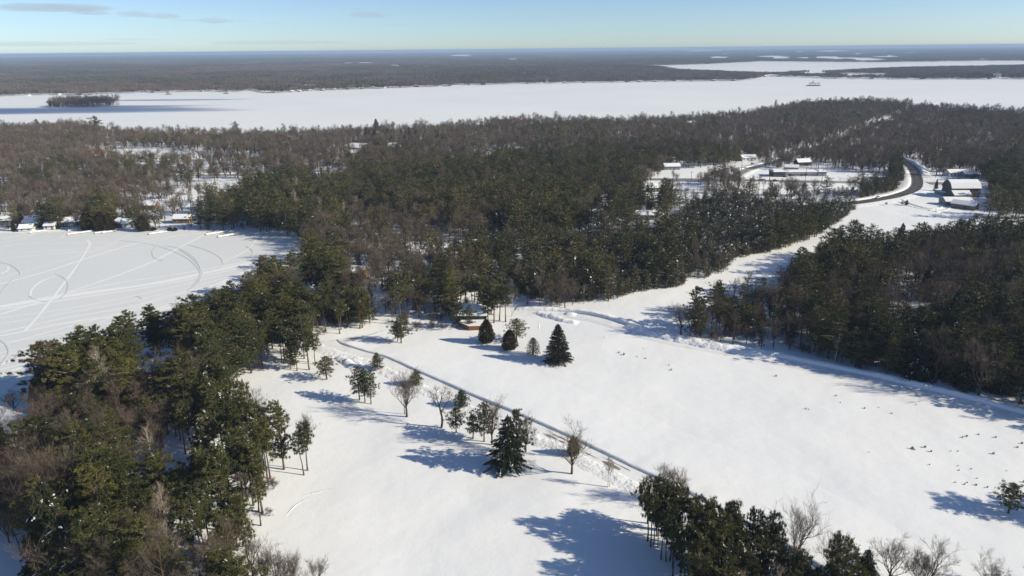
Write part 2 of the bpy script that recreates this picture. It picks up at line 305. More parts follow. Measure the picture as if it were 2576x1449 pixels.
def broadleaf(kind, h, seed, lod):
    """a leafless tree: trunk, limbs, branches and a haze of twigs"""
    r = np.random.default_rng(seed); segs = []; tw = []
    fork = {'bare': .22, 'tallbare': .48, 'birch': .40, 'brush': .03, 'crooked': .48}[kind]
    spread = {'bare': .62, 'tallbare': .34, 'birch': .30, 'brush': .55, 'crooked': .95}[kind]
    r0 = {'bare': .019, 'tallbare': .0115, 'birch': .010, 'brush': .008, 'crooked': .022}[kind] * h + .02
    tp, tr = stem(h * (fork + .12), r0, r, .012, 4, bend=(.35 if kind == 'crooked' else 0)); tr = r0 * np.linspace(1.2, .78, len(tp))
    nlimb = {'bare': 9, 'tallbare': 7, 'birch': 7, 'brush': 9, 'crooked': 5}[kind]
    def grow(p, d, L, rad, lev):
        q = p; dd = d; n = 3; pts = [p]
        for i in range(n):
            dd = unit(dd + r.normal(0, .16 + .05 * lev, 3) + np.array([0, 0, .10 if kind != 'crooked' else .02])); q = q + dd * L / n; pts.append(q)
            segs.append((pts[-2], q, rad * (1 - .28 * i), rad * (1 - .28 * (i + 1)), lev))
        if lev >= 3: tw.append((pts[1], dd, L)); tw.append((pts[2], dd, L)); tw.append((pts[-1], dd, L * .8)); return
        for i in range({0: 4, 1: 4, 2: 3}[lev]):
            u = r.uniform(.30, 1.0); b = pts[0] + (pts[-1] - pts[0]) * u; pi = min(2, int(u * 3)); b = pts[pi] + (pts[pi + 1] - pts[pi]) * (u * 3 - pi if u < 1 else 1)
            side = unit(np.cross(dd, r.normal(size=3))); a = r.uniform(.45, .85)
            grow(b, unit(dd * math.cos(a) + side * math.sin(a) + np.array([0, 0, .22])), L * r.uniform(.42, .62), rad * .42, lev + 1)
        grow(pts[-1], dd, L * .5, rad * .25, min(3, lev + 2))
    if kind in ('tallbare', 'birch'):
        lp, lr = stem(h * .93, r0, r, .02, 7); lr = r0 * (1 - lp[:, 2] / h) ** .8 + .012; tp, tr = lp, lr
        for i in range(nlimb * 2):
            z = h * (fork + (.93 - fork) * (i + r.uniform(0, 1)) / (nlimb * 2)); a = i * 2.4 + r.normal(0, .3); t_ = (z / h - fork) / (1 - fork)
            L = h * spread * (.75 - .5 * t_) * r.uniform(.7, 1.15); o = at_h(tp, np.array([z]))[0]
            grow(o, unit(np.array([math.cos(a) * .75, math.sin(a) * .75, r.uniform(.8, 1.5)])), L, r0 * (.42 - .25 * t_), 1)
    else:
        for i in range(nlimb):
            z = h * fork * (1 + .5 * r.uniform(-.3, .5)) if kind != 'brush' else h * .03; a = i * 2.4 + r.normal(0, .3); el = r.uniform(.75, 3.0) if kind != 'crooked' else r.uniform(.05, 1.8)
            if i == 0: el = 5
            o = at_h(tp, np.array([z]))[0]; d = unit(np.array([math.cos(a), math.sin(a), el])); L = h * (1 - fork) * (.60 + .10 * (i == 0)) * r.uniform(.8, 1.12)
            grow(o, d, L * (1 if el > 1 else .8), r0 * (.62 if i else .8), 0 if i % 2 == 0 or kind != 'brush' else 1)
    a = np.array([s[0] for s in segs]); b = np.array([s[1] for s in segs]); ra = np.array([s[2] for s in segs]); rb = np.array([s[3] for s in segs]); lv = np.array([s[4] for s in segs])
    if lod == 0: keep = np.ones(len(lv), bool); mult, tl, twd = 2, 1.05, .62
    elif lod == 1: keep = (lv <= 1) | (r.uniform(size=len(lv)) < .35); mult, tl, twd = 1, 1.2, 2.1
    else: keep = (lv <= 0) | (r.uniform(size=len(lv)) < .04); mult, tl, twd = 1, 1.9, 4.6
    tpv = np.array([t[0] for t in tw]); tdv = np.array([t[1] for t in tw]); tL = np.array([t[2] for t in tw])
    if lod == 2: c = r.uniform(size=len(tL)) < .30; tpv, tdv, tL = tpv[c], tdv[c], tL[c]
    tpv = np.repeat(tpv, mult, 0); tdv = np.repeat(tdv, mult, 0); tL = np.repeat(tL, mult) * tl
    parts = [(*tubes(a[keep], b[keep], np.maximum(ra[keep] * (1, 1.25, 2.2)[lod], .012), np.maximum(rb[keep] * (1, 1.25, 2.2)[lod], .010), 3), 0)]
    parts.append((*spikes(tpv + r.normal(0, .12, tpv.shape), tdv + r.normal(0, .34, tdv.shape) + np.array([0, 0, .40]), tL * r.uniform(.6, 1.3, len(tL)), .035 * twd * (h / 14) ** .5 + .004, r), 1))
    T = tubes(tp[:-1], tp[1:], tr[:-1], tr[1:], 7 if lod == 0 else 4)
    return (*T, np.zeros(len(T[1]), int)), join(parts)

NV = {'wpine': 5, 'rpine': 4, 'jpine': 4, 'spruce': 2, 'dspruce': 2, 'cedar': 3, 'bare': 5, 'tallbare': 5, 'birch': 2, 'brush': 3}
HP = {'wpine': 18., 'rpine': 15., 'jpine': 10., 'spruce': 17., 'dspruce': 14., 'cedar': 9., 'bare': 13., 'tallbare': 14., 'birch': 13., 'brush': 3.}
LOOK = {'lpine': ('needle_w', 'pbark', 'clump', 'pbark'), 'wpine': ('needle_w', 'pbark', 'clump', 'pbark'), 'rpine': ('needle_r', 'pbark', 'clump', 'pbark'), 'jpine': ('needle_j', 'pbark', 'clump', 'pbark'), 'spruce': ('needle_s', 'bark', 'clump', 'bark'), 'dspruce': ('needle_s', 'bark', 'clump', 'bark'),
        'cedar': ('needle_c', 'bark', 'clump', 'bark'), 'bare': ('bark', 'twig', 'twig', 'bark'), 'tallbare': ('bark', 'twig', 'twig', 'bark'), 'birch': ('birch', 'twig2', 'twig2', 'birch'), 'brush': ('brush', 'brush', 'brush', 'brush')}
NAME = {'lpine': 'pine_tree', 'wpine': 'pine_tree', 'rpine': 'pine_tree', 'jpine': 'pine_tree', 'spruce': 'spruce_tree', 'dspruce': 'spruce_tree', 'cedar': 'cedar_tree', 'bare': 'bare_tree', 'tallbare': 'bare_tree', 'birch': 'birch_tree', 'brush': 'brush'}
def grow_tree(kind, h, seed, lod, sparse=False):
    if kind == 'cedar': return cedar(h, seed, lod, sparse)
    if kind in ('bare', 'tallbare', 'birch', 'brush', 'crooked'): return broadleaf(kind, h, seed, lod)
    return conifer(kind, h, seed, lod)
def two_meshes(kind, t, c, nm):
    L = LOOK[kind if kind != 'crooked' else 'bare']
    a = mesh_from('trunk', t[0], t[1], [M[L[3]]], smooth_=True); b = mesh_from('crown', c[0], c[1], [M[L[0]], M[L[1]], M[L[2]]], c[2]); return a, b
near = {}; protos = bpy.data.collections.new('tree kinds'); order = {}; pid = 0
for k in NV:
    for v in range(NV[k]):
        for lod in (0, 1, 2):
            if k == 'brush' and lod == 2: continue
            t, c = grow_tree(k, HP[k], 100 + 13 * v + len(k) * 7 + ord(k[0]), lod)
            if lod == 0: near[k, v] = two_meshes(k, t, c, k)
            L = LOOK[k]; V, F, mi = join([(t[0], t[1], 3), (c[0], c[1], 0)]); mi = np.concatenate([np.full(len(t[1]), 3), c[2]])
            o = bpy.data.objects.new('kind_%04d' % pid, mesh_from('tree', V, F, [M[x] for x in L], mi)); protos.objects.link(o); order[k, v, lod] = pid; pid += 1

# ------------------------------------------------------------------ the land
def polar_ground():
    ang = np.concatenate([np.arange(-50, 50.01, .45), np.arange(54, 306, 6.)]) * math.pi / 180
    rr = [0.0, 25]; step = 4.
    while rr[-1] < GROUND_R: rr.append(rr[-1] + max(2.2, rr[-1] * (.011 if rr[-1] < 1400 else .05)))
    rr[-1] = GROUND_R; rr = np.array(rr[1:])
    A, Q = np.meshgrid(ang, rr); X = Q * np.sin(A); Y = Q * np.cos(A); Z = gz(X, Y); n, m = X.shape
    V = np.stack([X, Y, Z], -1).reshape(-1, 3); i = np.arange(n - 1)[:, None] * m; j = np.arange(m)[None]; j2 = (j + 1) % m
    F = np.stack([i + j, i + j2, i + m + j2, i + m + j], -1).reshape(-1, 4)
    c = len(V); V = np.vstack([V, [[0, 0, float(gz(0, 0))]]])
    q = np.stack([np.full(m, c), np.arange(m), (np.arange(m) + 1) % m, (np.arange(m) + 1) % m], 1)
    me = mesh_from('snow_ground', V, F, [M['snow']], smooth_=True)
    link_o = link('snow_ground', me); tag(link_o, 'snow covered ground of fields and woodland', kind='structure')
    k = mesh_from('ground_under', np.vstack([V[:m] , V[c:]]), np.stack([np.full(m, m), (np.arange(m) + 1) % m, np.arange(m)], 1), [M['snow']], smooth_=True)
    tag(link('snow_ground', k), 'snow covered ground right below the viewpoint', kind='structure')
polar_ground()
def sheet(name, poly, z, m, label):
    me = bpy.data.meshes.new(name); me.from_pydata([(x, y, z) for x, y in poly], [], [list(range(len(poly)))]); me.materials.append(m); me.update()
    n = me.polygons[0].normal.z if me.polygons else 1
    if n < 0: me.flip_normals()
    return tag(link(name, me), label, kind='structure')
def wob(poly, amp, step):
    p = np.vstack([poly, poly[:1]]); q = smooth(p, step)[:-1]
    return q + np.stack([vnoise(q[:, 0] / step / 3, q[:, 1] / step / 3, 5) - .5, vnoise(q[:, 0] / step / 3, q[:, 1] / step / 3, 6) - .5], 1) * amp
LZ = .05
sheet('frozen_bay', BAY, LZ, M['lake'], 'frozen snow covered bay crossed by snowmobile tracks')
sheet('frozen_lake', BIG, .3, M['biglake'], 'large frozen lake under snow beyond the woods')
sheet('frozen_lake', SECOND, .3, M['biglake'], 'second narrow frozen lake far beyond the large one')

def ribbon(name, pts, prof, mats, mi, step=2.0, lump=None, base=None, cap=True):
    """a strip laid along a line; prof = [(offset, height)], lump = per-point random height"""
    q = smooth(pts, step); t = np.gradient(q, axis=0); t = unit(t); nrm = np.stack([-t[:, 1], t[:, 0]], 1); n = len(q); k = len(prof)
    V = np.zeros((n, k, 3)); zb = gz(q[:, 0], q[:, 1]) if base is None else np.full(n, base)
    for j, (o, z) in enumerate(prof):
        xy = q + nrm * (o + (0 if not lump else lump[j] * .35 * (vnoise(q[:, 0] / 2.2, q[:, 1] / 2.2, 20 + j) - .5)))[:, None] if lump else q + nrm * o
        V[:, j, :2] = xy; V[:, j, 2] = (zb if base is not None else (zb if abs(o) <= 4.5 and not lump else gz(xy[:, 0], xy[:, 1]))) + z
        if lump and lump[j]: V[:, j, 2] += lump[j] * (vnoise(xy[:, 0] / 3.0, xy[:, 1] / 3.0, 40 + j) - .25) * 1.3 + lump[j] * .5 * (vnoise(xy[:, 0] / 1.1, xy[:, 1] / 1.1, 60 + j) - .5)
        if base is None and z <= .021 and (j in (0, k - 1)): V[:, j, 2] = gz(xy[:, 0], xy[:, 1]) - .25
    if lump and base is None:
        e_ = np.clip(np.minimum(np.arange(n), np.arange(n)[::-1]) * step / 9.0, 0, 1); g_ = gz(V[:, :, 0], V[:, :, 1]); V[:, :, 2] = g_ - .1 + (V[:, :, 2] - g_ + .1) * np.sqrt(e_)[:, None]
    i = np.arange(n - 1)[:, None] * k; j = np.arange(k - 1)[None]; F = np.stack([i + j + 1, i + j, i + k + j, i + k + j + 1], -1).reshape(-1, 4)
    return mesh_from(name, V.reshape(-1, 3), F, mats, np.tile(mi, n - 1), True)
def L2(pts): return G(pts)

# ------------------------------------------------------------------ roads, ploughed lanes and banks
DRIVE = L2([(828, 866), (845, 880), (900, 897), (960, 915), (1040, 950), (1120, 985), (1200, 1020), (1300, 1063), (1400, 1108), (1500, 1155), (1600, 1203), (1700, 1250), (1800, 1305), (1950, 1390), (2200, 1560)])
LANE = L2([(1290, 792), (1400, 797), (1470, 806), (1540, 824), (1600, 846), (1700, 870), (1800, 889), (1900, 905), (2000, 925), (2150, 955), (2300, 990), (2450, 1028), (2600, 1070), (2900, 1160)])
HWY = L2([(-900, 480), (-200, 458), (0, 452), (400, 445), (800, 440), (1200, 447), (1450, 451), (1700, 454), (1900, 457), (2100, 460), (2245, 463)]); HWY2 = L2([(2336, 463), (2400, 464), (2600, 468), (3000, 478)])
SIDE = L2([(1843, 457), (1850, 444), (1885, 427), (1960, 405), (2040, 375), (2110, 352), (2160, 333), (2220, 306), (2270, 288), (2312, 272)])
BEND = L2([(1900, 532), (2050, 523), (2150, 517), (2215, 507), (2250, 499), (2285, 487), (2303, 474), (2307, 458), (2302, 440), (2292, 424), (2280, 413), (2262, 404), (2235, 400), (2200, 396)])
LEFTRD = L2([(700, 425), (760, 423), (800, 416), (850, 405)])
FARM = L2([(2250, 500), (2262, 509), (2285, 520), (2320, 530), (2352, 535)]); FARM2 = L2([(2345, 537), (2375, 530), (2392, 512), (2420, 511)])
dm = ribbon('driveway', DRIVE, [(-2.6, .16), (-1.2, .13), (0, .15), (1.2, .13), (2.6, .16)], [M['packed']], [0] * 4, 2.0)
tag(link('driveway', dm), 'narrow ploughed driveway running past the lone spruces', kind='structure')
def wheel_ruts():
    q = smooth(DRIVE, 1.2); t = unit(np.gradient(q, axis=0)); nrm = np.stack([-t[:, 1], t[:, 0]], 1)
    sx = pix(q[:, 0], q[:, 1], 0)[0]; V = []; F = []
    for off, x0, x1, w0 in ((-.85, 1362, 1432, 1.0), (.75, 1378, 1470, .6), (-.6, 1470, 1570, 1.5), (.9, 1500, 1590, .4), (-.8, 1600, 1640, .7), (.8, 1600, 1660, .3), (-.7, 1665, 1700, .6), (-.75, 1760, 1830, .8)):
        k = np.where((sx > x0) & (sx < x1))[0]
        if len(k) < 3: continue
        nz = vnoise(np.arange(len(k)) / 2.3, np.full(len(k), off * 9), 3); wd = w0 * np.clip(nz * 2.2 - .35, 0.02, 1) * np.sin(np.linspace(.15, math.pi - .15, len(k))) ** .4
        z = gz(q[k, 0], q[k, 1]) + .21; a = q[k] + nrm[k] * (off - wd / 2)[:, None]; b = q[k] + nrm[k] * (off + wd / 2)[:, None]; n = len(V)
        for i in range(len(k)): V += [(a[i, 0], a[i, 1], z[i]), (b[i, 0], b[i, 1], z[i])]
        F += [(n + 2 * i, n + 2 * i + 2, n + 2 * i + 3, n + 2 * i + 1) for i in range(len(k) - 1)]
    tag(link('wheel_rut', mesh_from('wheel_rut', V, F, [M['gravel']])), 'bare brown gravel showing in the driveway wheel ruts', kind='stuff')
wheel_ruts()
bk = [(2.6, .14), (2.72, .45), (2.95, .72), (3.6, .78), (12.0, .5), (24, .2), (38, .02)]
tag(link('snow_bank', ribbon('snow_bank', DRIVE, bk, [M['snow']], [0] * 6, 1.0, lump=[0, .16, .16, .10, .0, 0, 0])), 'high snow bank along the far edge of the driveway', kind='stuff')
bk = [(-9.4, .02), (-5.2, .42), (-3.4, .62), (-2.9, .5), (-2.6, .14)]
tag(link('snow_bank', ribbon('snow_bank', DRIVE, bk, [M['bank']], [0] * 4, .8, lump=[0, .1, .28, .25, 0])), 'low crumbly snow bank along the near edge of the driveway', kind='stuff')
spur = L2([(866, 903), (885, 912), (905, 921), (915, 930)])
tag(link('snow_bank', ribbon('snow_bank', spur, [(-2, .02), (-1.1, .6), (-.3, .9), (.6, .8), (2.2, .02)], [M['bank']], [0] * 4, 1.0, lump=[0, .2, .3, .2, 0])), 'short snow ridge beside the upper end of the driveway', kind='stuff')
for pts, lab in (([(850, 905), (880, 925), (905, 938)], 'heap of shovelled snow clods by the small road pine'), ([(1345, 790), (1375, 800), (1420, 812), (1455, 820)], 'crumbled snow ridge at the edge of the farm lane'), ([(1418, 795), (1450, 800)], 'heaped snow at the bend of the farm lane')):
    tag(link('snow_bank', ribbon('snow_bank', L2(pts), [(-2.6, .02), (-1.3, .7), (0, 1.1), (1.3, .7), (2.6, .02)], [M['bank']], [0] * 4, .8, lump=[0, .9, 1.2, .9, 0])), lab, kind='stuff')
tag(link('farm_lane', ribbon('farm_lane', LANE, [(-4.2, .02), (-3.0, .10), (0, .10), (3.4, .12)], [M['packed']], [0] * 3, 2.5)), 'ploughed farm lane along the foot of the wood', kind='structure')
tag(link('snow_bank', ribbon('snow_bank', LANE, [(3.4, .10), (3.6, .9), (4.2, 1.3), (6.0, 1.1), (9.5, .02)], [M['bank']], [0] * 4, 1.0, lump=[0, .25, .35, .3, 0])), 'long snow bank between the farm lane and the wood', kind='stuff')
piles = L2([(1570, 828), (1620, 843), (1700, 862), (1790, 880), (1870, 893), (1960, 908)])
tag(link('snow_pile', ribbon('snow_pile', piles, [(-3.2, .02), (-2.0, .6), (-.2, 1.0), (1.8, 1.0), (3.6, .7), (6, .02)], [M['bank']], [0] * 5, 1.0, lump=[0, .8, 1.35, 1.3, .9, 0])), 'long lumpy snow piles pushed up against the wood corner', kind='stuff')
gs = 1.0
def road(name, line, w_, m, lab, banks, z=.12, bz=.9, step=4.0, slush=1.2, both=(1, 1), base=None):
    tag(link(name, ribbon(name, line, [(-w_ - slush, z - .01), (-w_, z), (0, z + .05), (w_, z), (w_ + slush, z - .01)], [M[m], M['slush']], [1, 0, 0, 1], step, base=base)), lab, kind='structure')
    if both[0]: tag(link('snow_bank', ribbon('snow_bank', line, [(w_ + slush, z - .02), (w_ + slush + .6, bz), (w_ + slush + 2.0, bz * 1.1), (w_ + slush + 4.0, bz * .7), (w_ + slush + 7, .02)], [M['bank']], [0] * 4, step / 2, lump=[0, .4, .5, .3, 0], base=base)), banks + ', far side', kind='stuff')
    if both[1]: tag(link('snow_bank', ribbon('snow_bank', line, [(-w_ - slush - 7, .02), (-w_ - slush - 4, bz * .5), (-w_ - slush - 2, bz * .8), (-w_ - slush - .6, bz * .7), (-w_ - slush, z - .02)], [M['bank']], [0] * 4, step / 2, lump=[0, .3, .4, .3, 0], base=base)), banks + ', near side', kind='stuff')
road('highway', HWY, 5.6, 'salted', 'salt stained grey highway crossing in front of the motel', 'ploughed snow beside the grey highway', bz=.4)
road('highway', HWY2, 5.6, 'salted', 'eastern length of the grey highway behind the barn', 'ploughed snow beside the highway behind the barn', bz=.35)
road('side_road', SIDE, 3.6, 'salted', 'straight side road climbing through the woods to the lake', 'ploughed snow beside the straight side road', bz=.6)
road('curved_road', BEND, 4.3, 'asphalt', 'dark asphalt road curving round the pine knoll', 'ploughed snow beside the dark curved road', z=.62, bz=1.9, slush=.4, both=(0, 0))
for s_, ln_, hh_, lab in ((-1, BEND[8:], 2.0, 'tall snow bank along the outer side of the road bend'), (1, BEND, 1.1, 'snow bank along the inner side of the dark curved road'), (-1, BEND[:7], .55, 'low snow edge on the near side of the dark curved road')):
    pr = [(s_ * 4.7, .60), (s_ * 5.3, hh_ * .9), (s_ * 7.4, hh_), (s_ * 10, hh_ * .5), (s_ * 14, -.2)]
    tag(link('snow_bank', ribbon('snow_bank', ln_, pr, [M['bank']], [0] * 4, 2.0, lump=[0, .15 * hh_, .2 * hh_, .15 * hh_, 0])), lab, kind='stuff')
def stripe(name, line, off, w_, z, m, lab, x0=None, x1=None, base=None):
    q = smooth(line, 3.0)
    tag(link(name, ribbon(name, q, [(off - w_ / 2, z), (off + w_ / 2, z)], [M[m]], [0], 3.0, base=base)), lab, kind='structure')
stripe('road_marking', BEND, 0, .35, .675, 'line_yellow', 'yellow centre line of the dark curved road')
stripe('road_marking', BEND, 3.9, .2, .665, 'line_white', 'white edge line on the inside of the dark curved road')
stripe('road_marking', HWY, 0, .3, .178, 'line_yellow', 'worn yellow centre line of the grey highway')
tag(link('ploughed_lane', ribbon('ploughed_lane', LEFTRD, [(-4, .1), (-3, .3), (0, .12), (3, .3), (4, .1)], [M['slush']], [0] * 4, 3)), 'short ploughed lane entering the left woods', kind='structure')
for ln, lab in ((FARM, 'ploughed farm track leaving the curved road'), (FARM2, 'ploughed farm track up to the low farmhouse')):
    tag(link('farm_track', ribbon('farm_track', ln, [(-3.6, .02), (-2.4, .5), (-1.8, .12), (1.8, .12), (2.4, .7), (4.0, .02)], [M['bank'], M['packed']], [0, 0, 1, 0, 0], 2)), lab, kind='structure')

# snowmobile tracks on the bay
TR = [([(0, 800), (180, 775), (380, 735), (560, 692)], .45, 0), ([(0, 815), (220, 778), (420, 738), (600, 690)], .4, 0), ([(0, 832), (160, 812), (330, 782), (470, 752)], .4, 0), ([(0, 862), (120, 845), (280, 812), (420, 785)], .45, 0), ([(0, 888), (120, 866), (260, 832)], .4, 0), ([(0, 930), (100, 905), (220, 862), (330, 822)], .5, 0), ([(0, 640), (200, 626), (360, 612), (460, 590)], .4, 0), ([(0, 700), (110, 668), (240, 630), (330, 590)], .4, 0), ([(0, 772), (200, 740), (400, 711), (600, 668), (655, 658)], 2.6, 1), ([(0, 779), (180, 752), (400, 718), (560, 684), (650, 660)], 1.0, 1), ([(0, 770), (150, 742), (300, 712), (460, 688), (640, 655)], .8, 1), ([(-60, 730), (100, 688), (250, 640), (380, 604), (520, 584)], 1.0, 1),
      ([(0, 792), (200, 726), (330, 680), (400, 650), (520, 587)], .9, 1), ([(0, 652), (120, 640), (300, 628), (420, 618)], .6, 1), ([(0, 622), (60, 614), (150, 612), (300, 612), (420, 618)], .6, 1),
      ([(60, 835), (100, 790), (170, 700), (205, 650), (225, 615), (218, 604)], .9, 0), ([(0, 838), (150, 803), (330, 772), (420, 745), (560, 710), (650, 670)], .8, 1), ([(0, 846), (200, 808), (350, 790), (460, 752), (650, 668)], .9, 1),
      ([(0, 870), (180, 820), (300, 790), (400, 768)], .5, 1), ([(0, 918), (150, 868), (300, 820), (420, 775), (540, 725), (650, 665)], 1.2, 1), ([(0, 945), (120, 900), (200, 868), (330, 815)], 1.0, 1), ([(0, 900), (60, 880), (160, 850), (330, 780), (500, 725)], .5, 0),
      ([(140, 690), (160, 698), (172, 715), (168, 735), (150, 752)], .9, 2), ([(75, 745), (82, 725), (110, 705), (140, 695)], .8, 0), ([(75, 745), (88, 754), (120, 760)], .6, 2),
      ([(300, 605), (380, 615), (450, 638), (490, 665), (503, 690), (490, 715), (470, 735)], .8, 2), ([(385, 630), (400, 618), (450, 625), (490, 650), (505, 680), (500, 710), (470, 735)], .8, 2), ([(383, 632), (388, 648), (410, 656)], .8, 2), ([(450, 628), (470, 640), (498, 665), (510, 690)], .7, 2),
      ([(470, 615), (520, 630), (555, 650), (560, 665), (550, 672)], .5, 2), ([(0, 660), (30, 668), (52, 690), (30, 705), (0, 740)], .7, 2), ([(0, 690), (20, 680), (18, 672)], .8, 1), ([(0, 855), (18, 870), (22, 890), (0, 920)], .9, 2), ([(340, 745), (352, 748), (345, 760), (200, 790)], .6, 2),
      ([(0, 604), (60, 592), (110, 586)], 1.0, 1), ([(0, 612), (60, 600), (90, 586)], .8, 1), ([(100, 612), (150, 600), (165, 588)], .5, 1), ([(560, 660), (620, 630), (650, 600), (690, 590)], .5, 1), ([(620, 620), (636, 632), (632, 645)], .7, 2), ([(0, 958), (80, 930), (170, 885)], 1.4, 1)]
for i, (pts, wd, kd) in enumerate(TR):
    q = smooth(L2(pts), 2.5); wd = wd * (1.7 if kd == 1 else (1.5 if kd == 0 else 1.1))
    wv = wd * (.75 + .5 * vnoise(np.arange(len(q)) / 6., np.full(len(q), i * 3.3), 8)); t = unit(np.gradient(q, axis=0)); nrm = np.stack([-t[:, 1], t[:, 0]], 1); z = LZ + .02 + .0022 * i
    prof = [(-.5, 0), (-.28, .055 if kd == 2 else .03), (0, -.0), (.28, .055 if kd == 2 else .03), (.5, 0)]; V = np.zeros((len(q), 5, 3))
    for j, (o_, h_) in enumerate(prof): V[:, j, :2] = q + nrm * (o_ * wv)[:, None]; V[:, j, 2] = z + h_
    a_ = np.arange(len(q) - 1)[:, None] * 5; b_ = np.arange(4)[None]; F = np.stack([a_ + b_, a_ + b_ + 5, a_ + b_ + 6, a_ + b_ + 1], -1).reshape(-1, 4)
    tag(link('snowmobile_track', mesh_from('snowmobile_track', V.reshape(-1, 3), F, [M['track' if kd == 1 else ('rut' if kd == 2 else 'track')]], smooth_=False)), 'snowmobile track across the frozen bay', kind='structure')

for i, (pts, wd, lab) in enumerate((([(716, 1318), (735, 1290), (765, 1268), (800, 1256)], .3, 'faint curved ski track near the left wood'), ([(745, 1262), (800, 1246), (845, 1236)], .35, 'line of footprints in the left field'), ([(1355, 838), (1356, 820), (1362, 812)], .4, 'short track beside the conical spruce'), ([(880, 915), (1000, 960), (1120, 1018), (1230, 1068)], .7, 'old plough edge beside the driveway'))):
    q = smooth(L2(pts), 1.5); tag(link('field_track', ribbon('field_track', q, [(-wd, -.3), (-wd * .6, .04), (0, .01), (wd * .6, .04), (wd, -.3)], [M['bank']], [0] * 4, 1.5, lump=[0, .05, .0, .05, 0])), lab, kind='structure')

# ------------------------------------------------------------------ which woods stand where
WOODS = [
 ('near_left', G([(640, 1449), (648, 1395), (680, 1350), (690, 1305), (672, 1270), (701, 1244), (743, 1218), (781, 1200), (770, 1180), (700, 1160), (640, 1110), (600, 1060), (573, 1012), (590, 985), (640, 950), (691, 938), (764, 950), (800, 925), (835, 872), (865, 848), (905, 842), (930, 700, 5), (800, 640, 12), (778, 618, 2), (760, 655, 18), (700, 655, 18), (645, 668, 18), (635, 700, 14), (600, 735, 14), (545, 755, 15), (480, 795, 14), (450, 810, 14),
    (390, 785, 17), (310, 820, 16), (275, 880, 14), (225, 850, 18), (190, 875, 17), (130, 880, 17), (82, 910, 16), (72, 1040), (60, 1105), (40, 1140), (0, 1150), (-300, 1180), (-400, 1330), (-60, 1370), (95, 1385), (112, 1449), (180, 1600), (500, 1700), (660, 1640)]), 4.6, {'wpine': .42, 'bare': .2, 'tallbare': .3, 'spruce': .04, 'birch': .07}, (13, 19)),
 ('centre', G([(865, 848), (905, 842), (960, 808), (1050, 838), (1110, 836), (1160, 832), (1215, 815), (1290, 796), (1400, 793), (1460, 776), (1550, 762), (1640, 738), (1700, 735), (1740, 714), (1810, 700), (1860, 652), (1960, 637), (2050, 602), (2100, 572), (2148, 540), (2150, 524), (2050, 520, 3), (1990, 505, 8), (2080, 476, 9), (1900, 476, 11), (1780, 468, 11), (1640, 475, 11), (1450, 466, 14), (1300, 466, 14), (1100, 462, 14), (870, 460, 14), (640, 455, 13), (575, 470, 12), (600, 520), (620, 583), (700, 585), (760, 600), (778, 618), (800, 650, 12), (930, 700, 5)]), 5.9, {'wpine': .42, 'tallbare': .3, 'bare': .24, 'birch': .04}, (12, 18)),
 ('middle', G([(-1500, 420, 12), (-400, 330, 12), (0, 312, 13), (200, 300, 14), (250, 312, 13), (330, 320, 13), (600, 323, 13), (800, 320, 13), (1000, 312, 13), (1130, 306, 13), (1280, 292, 13), (1400, 288, 15), (1500, 292, 14), (1700, 290, 12), (1850, 280, 12), (1955, 268, 10), (1990, 256, 13), (2100, 248, 13), (2200, 247, 13), (2300, 252, 13), (2310, 272), (2334, 272), (2345, 262, 12), (2420, 262, 13), (2576, 272, 13), (2800, 280, 13), (3500, 300, 12),
    (3500, 500), (2800, 560), (2480, 556), (2462, 500), (2440, 460), (2370, 456), (2345, 450), (2330, 430), (2306, 412), (2240, 398), (2262, 404), (2292, 424), (2303, 450), (2298, 474), (2270, 490), (2215, 503), (2150, 512), (2080, 478, 6), (1900, 473, 8), (1780, 470, 6), (1640, 475, 8), (1450, 466, 14), (1100, 462, 14), (870, 460, 14), (640, 455, 13), (575, 470, 12), (600, 520), (620, 581), (450, 578), (300, 576), (150, 580), (0, 583), (-300, 588), (-900, 596), (-1700, 560)]), 6.4, {'tallbare': .52, 'bare': .36, 'wpine': .09, 'birch': .03}, (11, 15)),
 ('right', G([(1672, 846), (1720, 856), (1750, 862), (1850, 882), (1950, 902), (2050, 926), (2200, 960), (2400, 1002), (2576, 1042), (3000, 1150), (3600, 1100), (3300, 560, 12), (2800, 560, 12), (2576, 566, 14), (2440, 562, 16), (2300, 580, 13), (2200, 572, 15), (2100, 606, 11), (1990, 660, 14), (1940, 700, 13), (1925, 735, 10), (1800, 752, 7), (1730, 800, 6), (1665, 842, 3)]), 4.5, {'wpine': .42, 'tallbare': .34, 'bare': .18, 'birch': .08, 'spruce': .02}, (11, 16)),
 ('copse', G([(1612, 1345), (1650, 1340), (1700, 1345), (1760, 1368), (1880, 1410), (2000, 1450), (2120, 1500), (2200, 1620), (1900, 1800), (1740, 1600), (1680, 1440), (1625, 1390)]), 2.7, {'rpine': .76, 'tallbare': .16, 'bare': .04, 'birch': .04}, (10.8, 13.4)),
 ('plantation', G([(1400, 785), (1460, 772), (1550, 758), (1640, 735), (1700, 732), (1740, 712), (1810, 698), (1860, 650), (1960, 634), (2050, 600), (2100, 570), (2148, 540), (2150, 524), (2050, 505, 8), (1900, 490, 8), (1750, 500, 8), (1650, 565, 8), (1500, 590, 8), (1380, 640, 8), (1300, 700, 8), (1340, 765)]), 3.9, {'jpine': .95, 'tallbare': .05}, (11, 16)),
 ('knoll', G([(2155, 506), (2215, 499), (2258, 487), (2282, 470), (2286, 448), (2276, 430), (2256, 414), (2238, 430), (2232, 460), (2225, 478), (2160, 492)]), 3.8, {'jpine': .6, 'wpine': .3, 'tallbare': .1}, (10, 15)),
 ('island', G([(122, 270), (150, 272), (220, 272), (295, 267), (303, 264), (240, 262), (150, 264)]), 4.4, {'tallbare': .7, 'bare': .3}, (13, 19)),
]
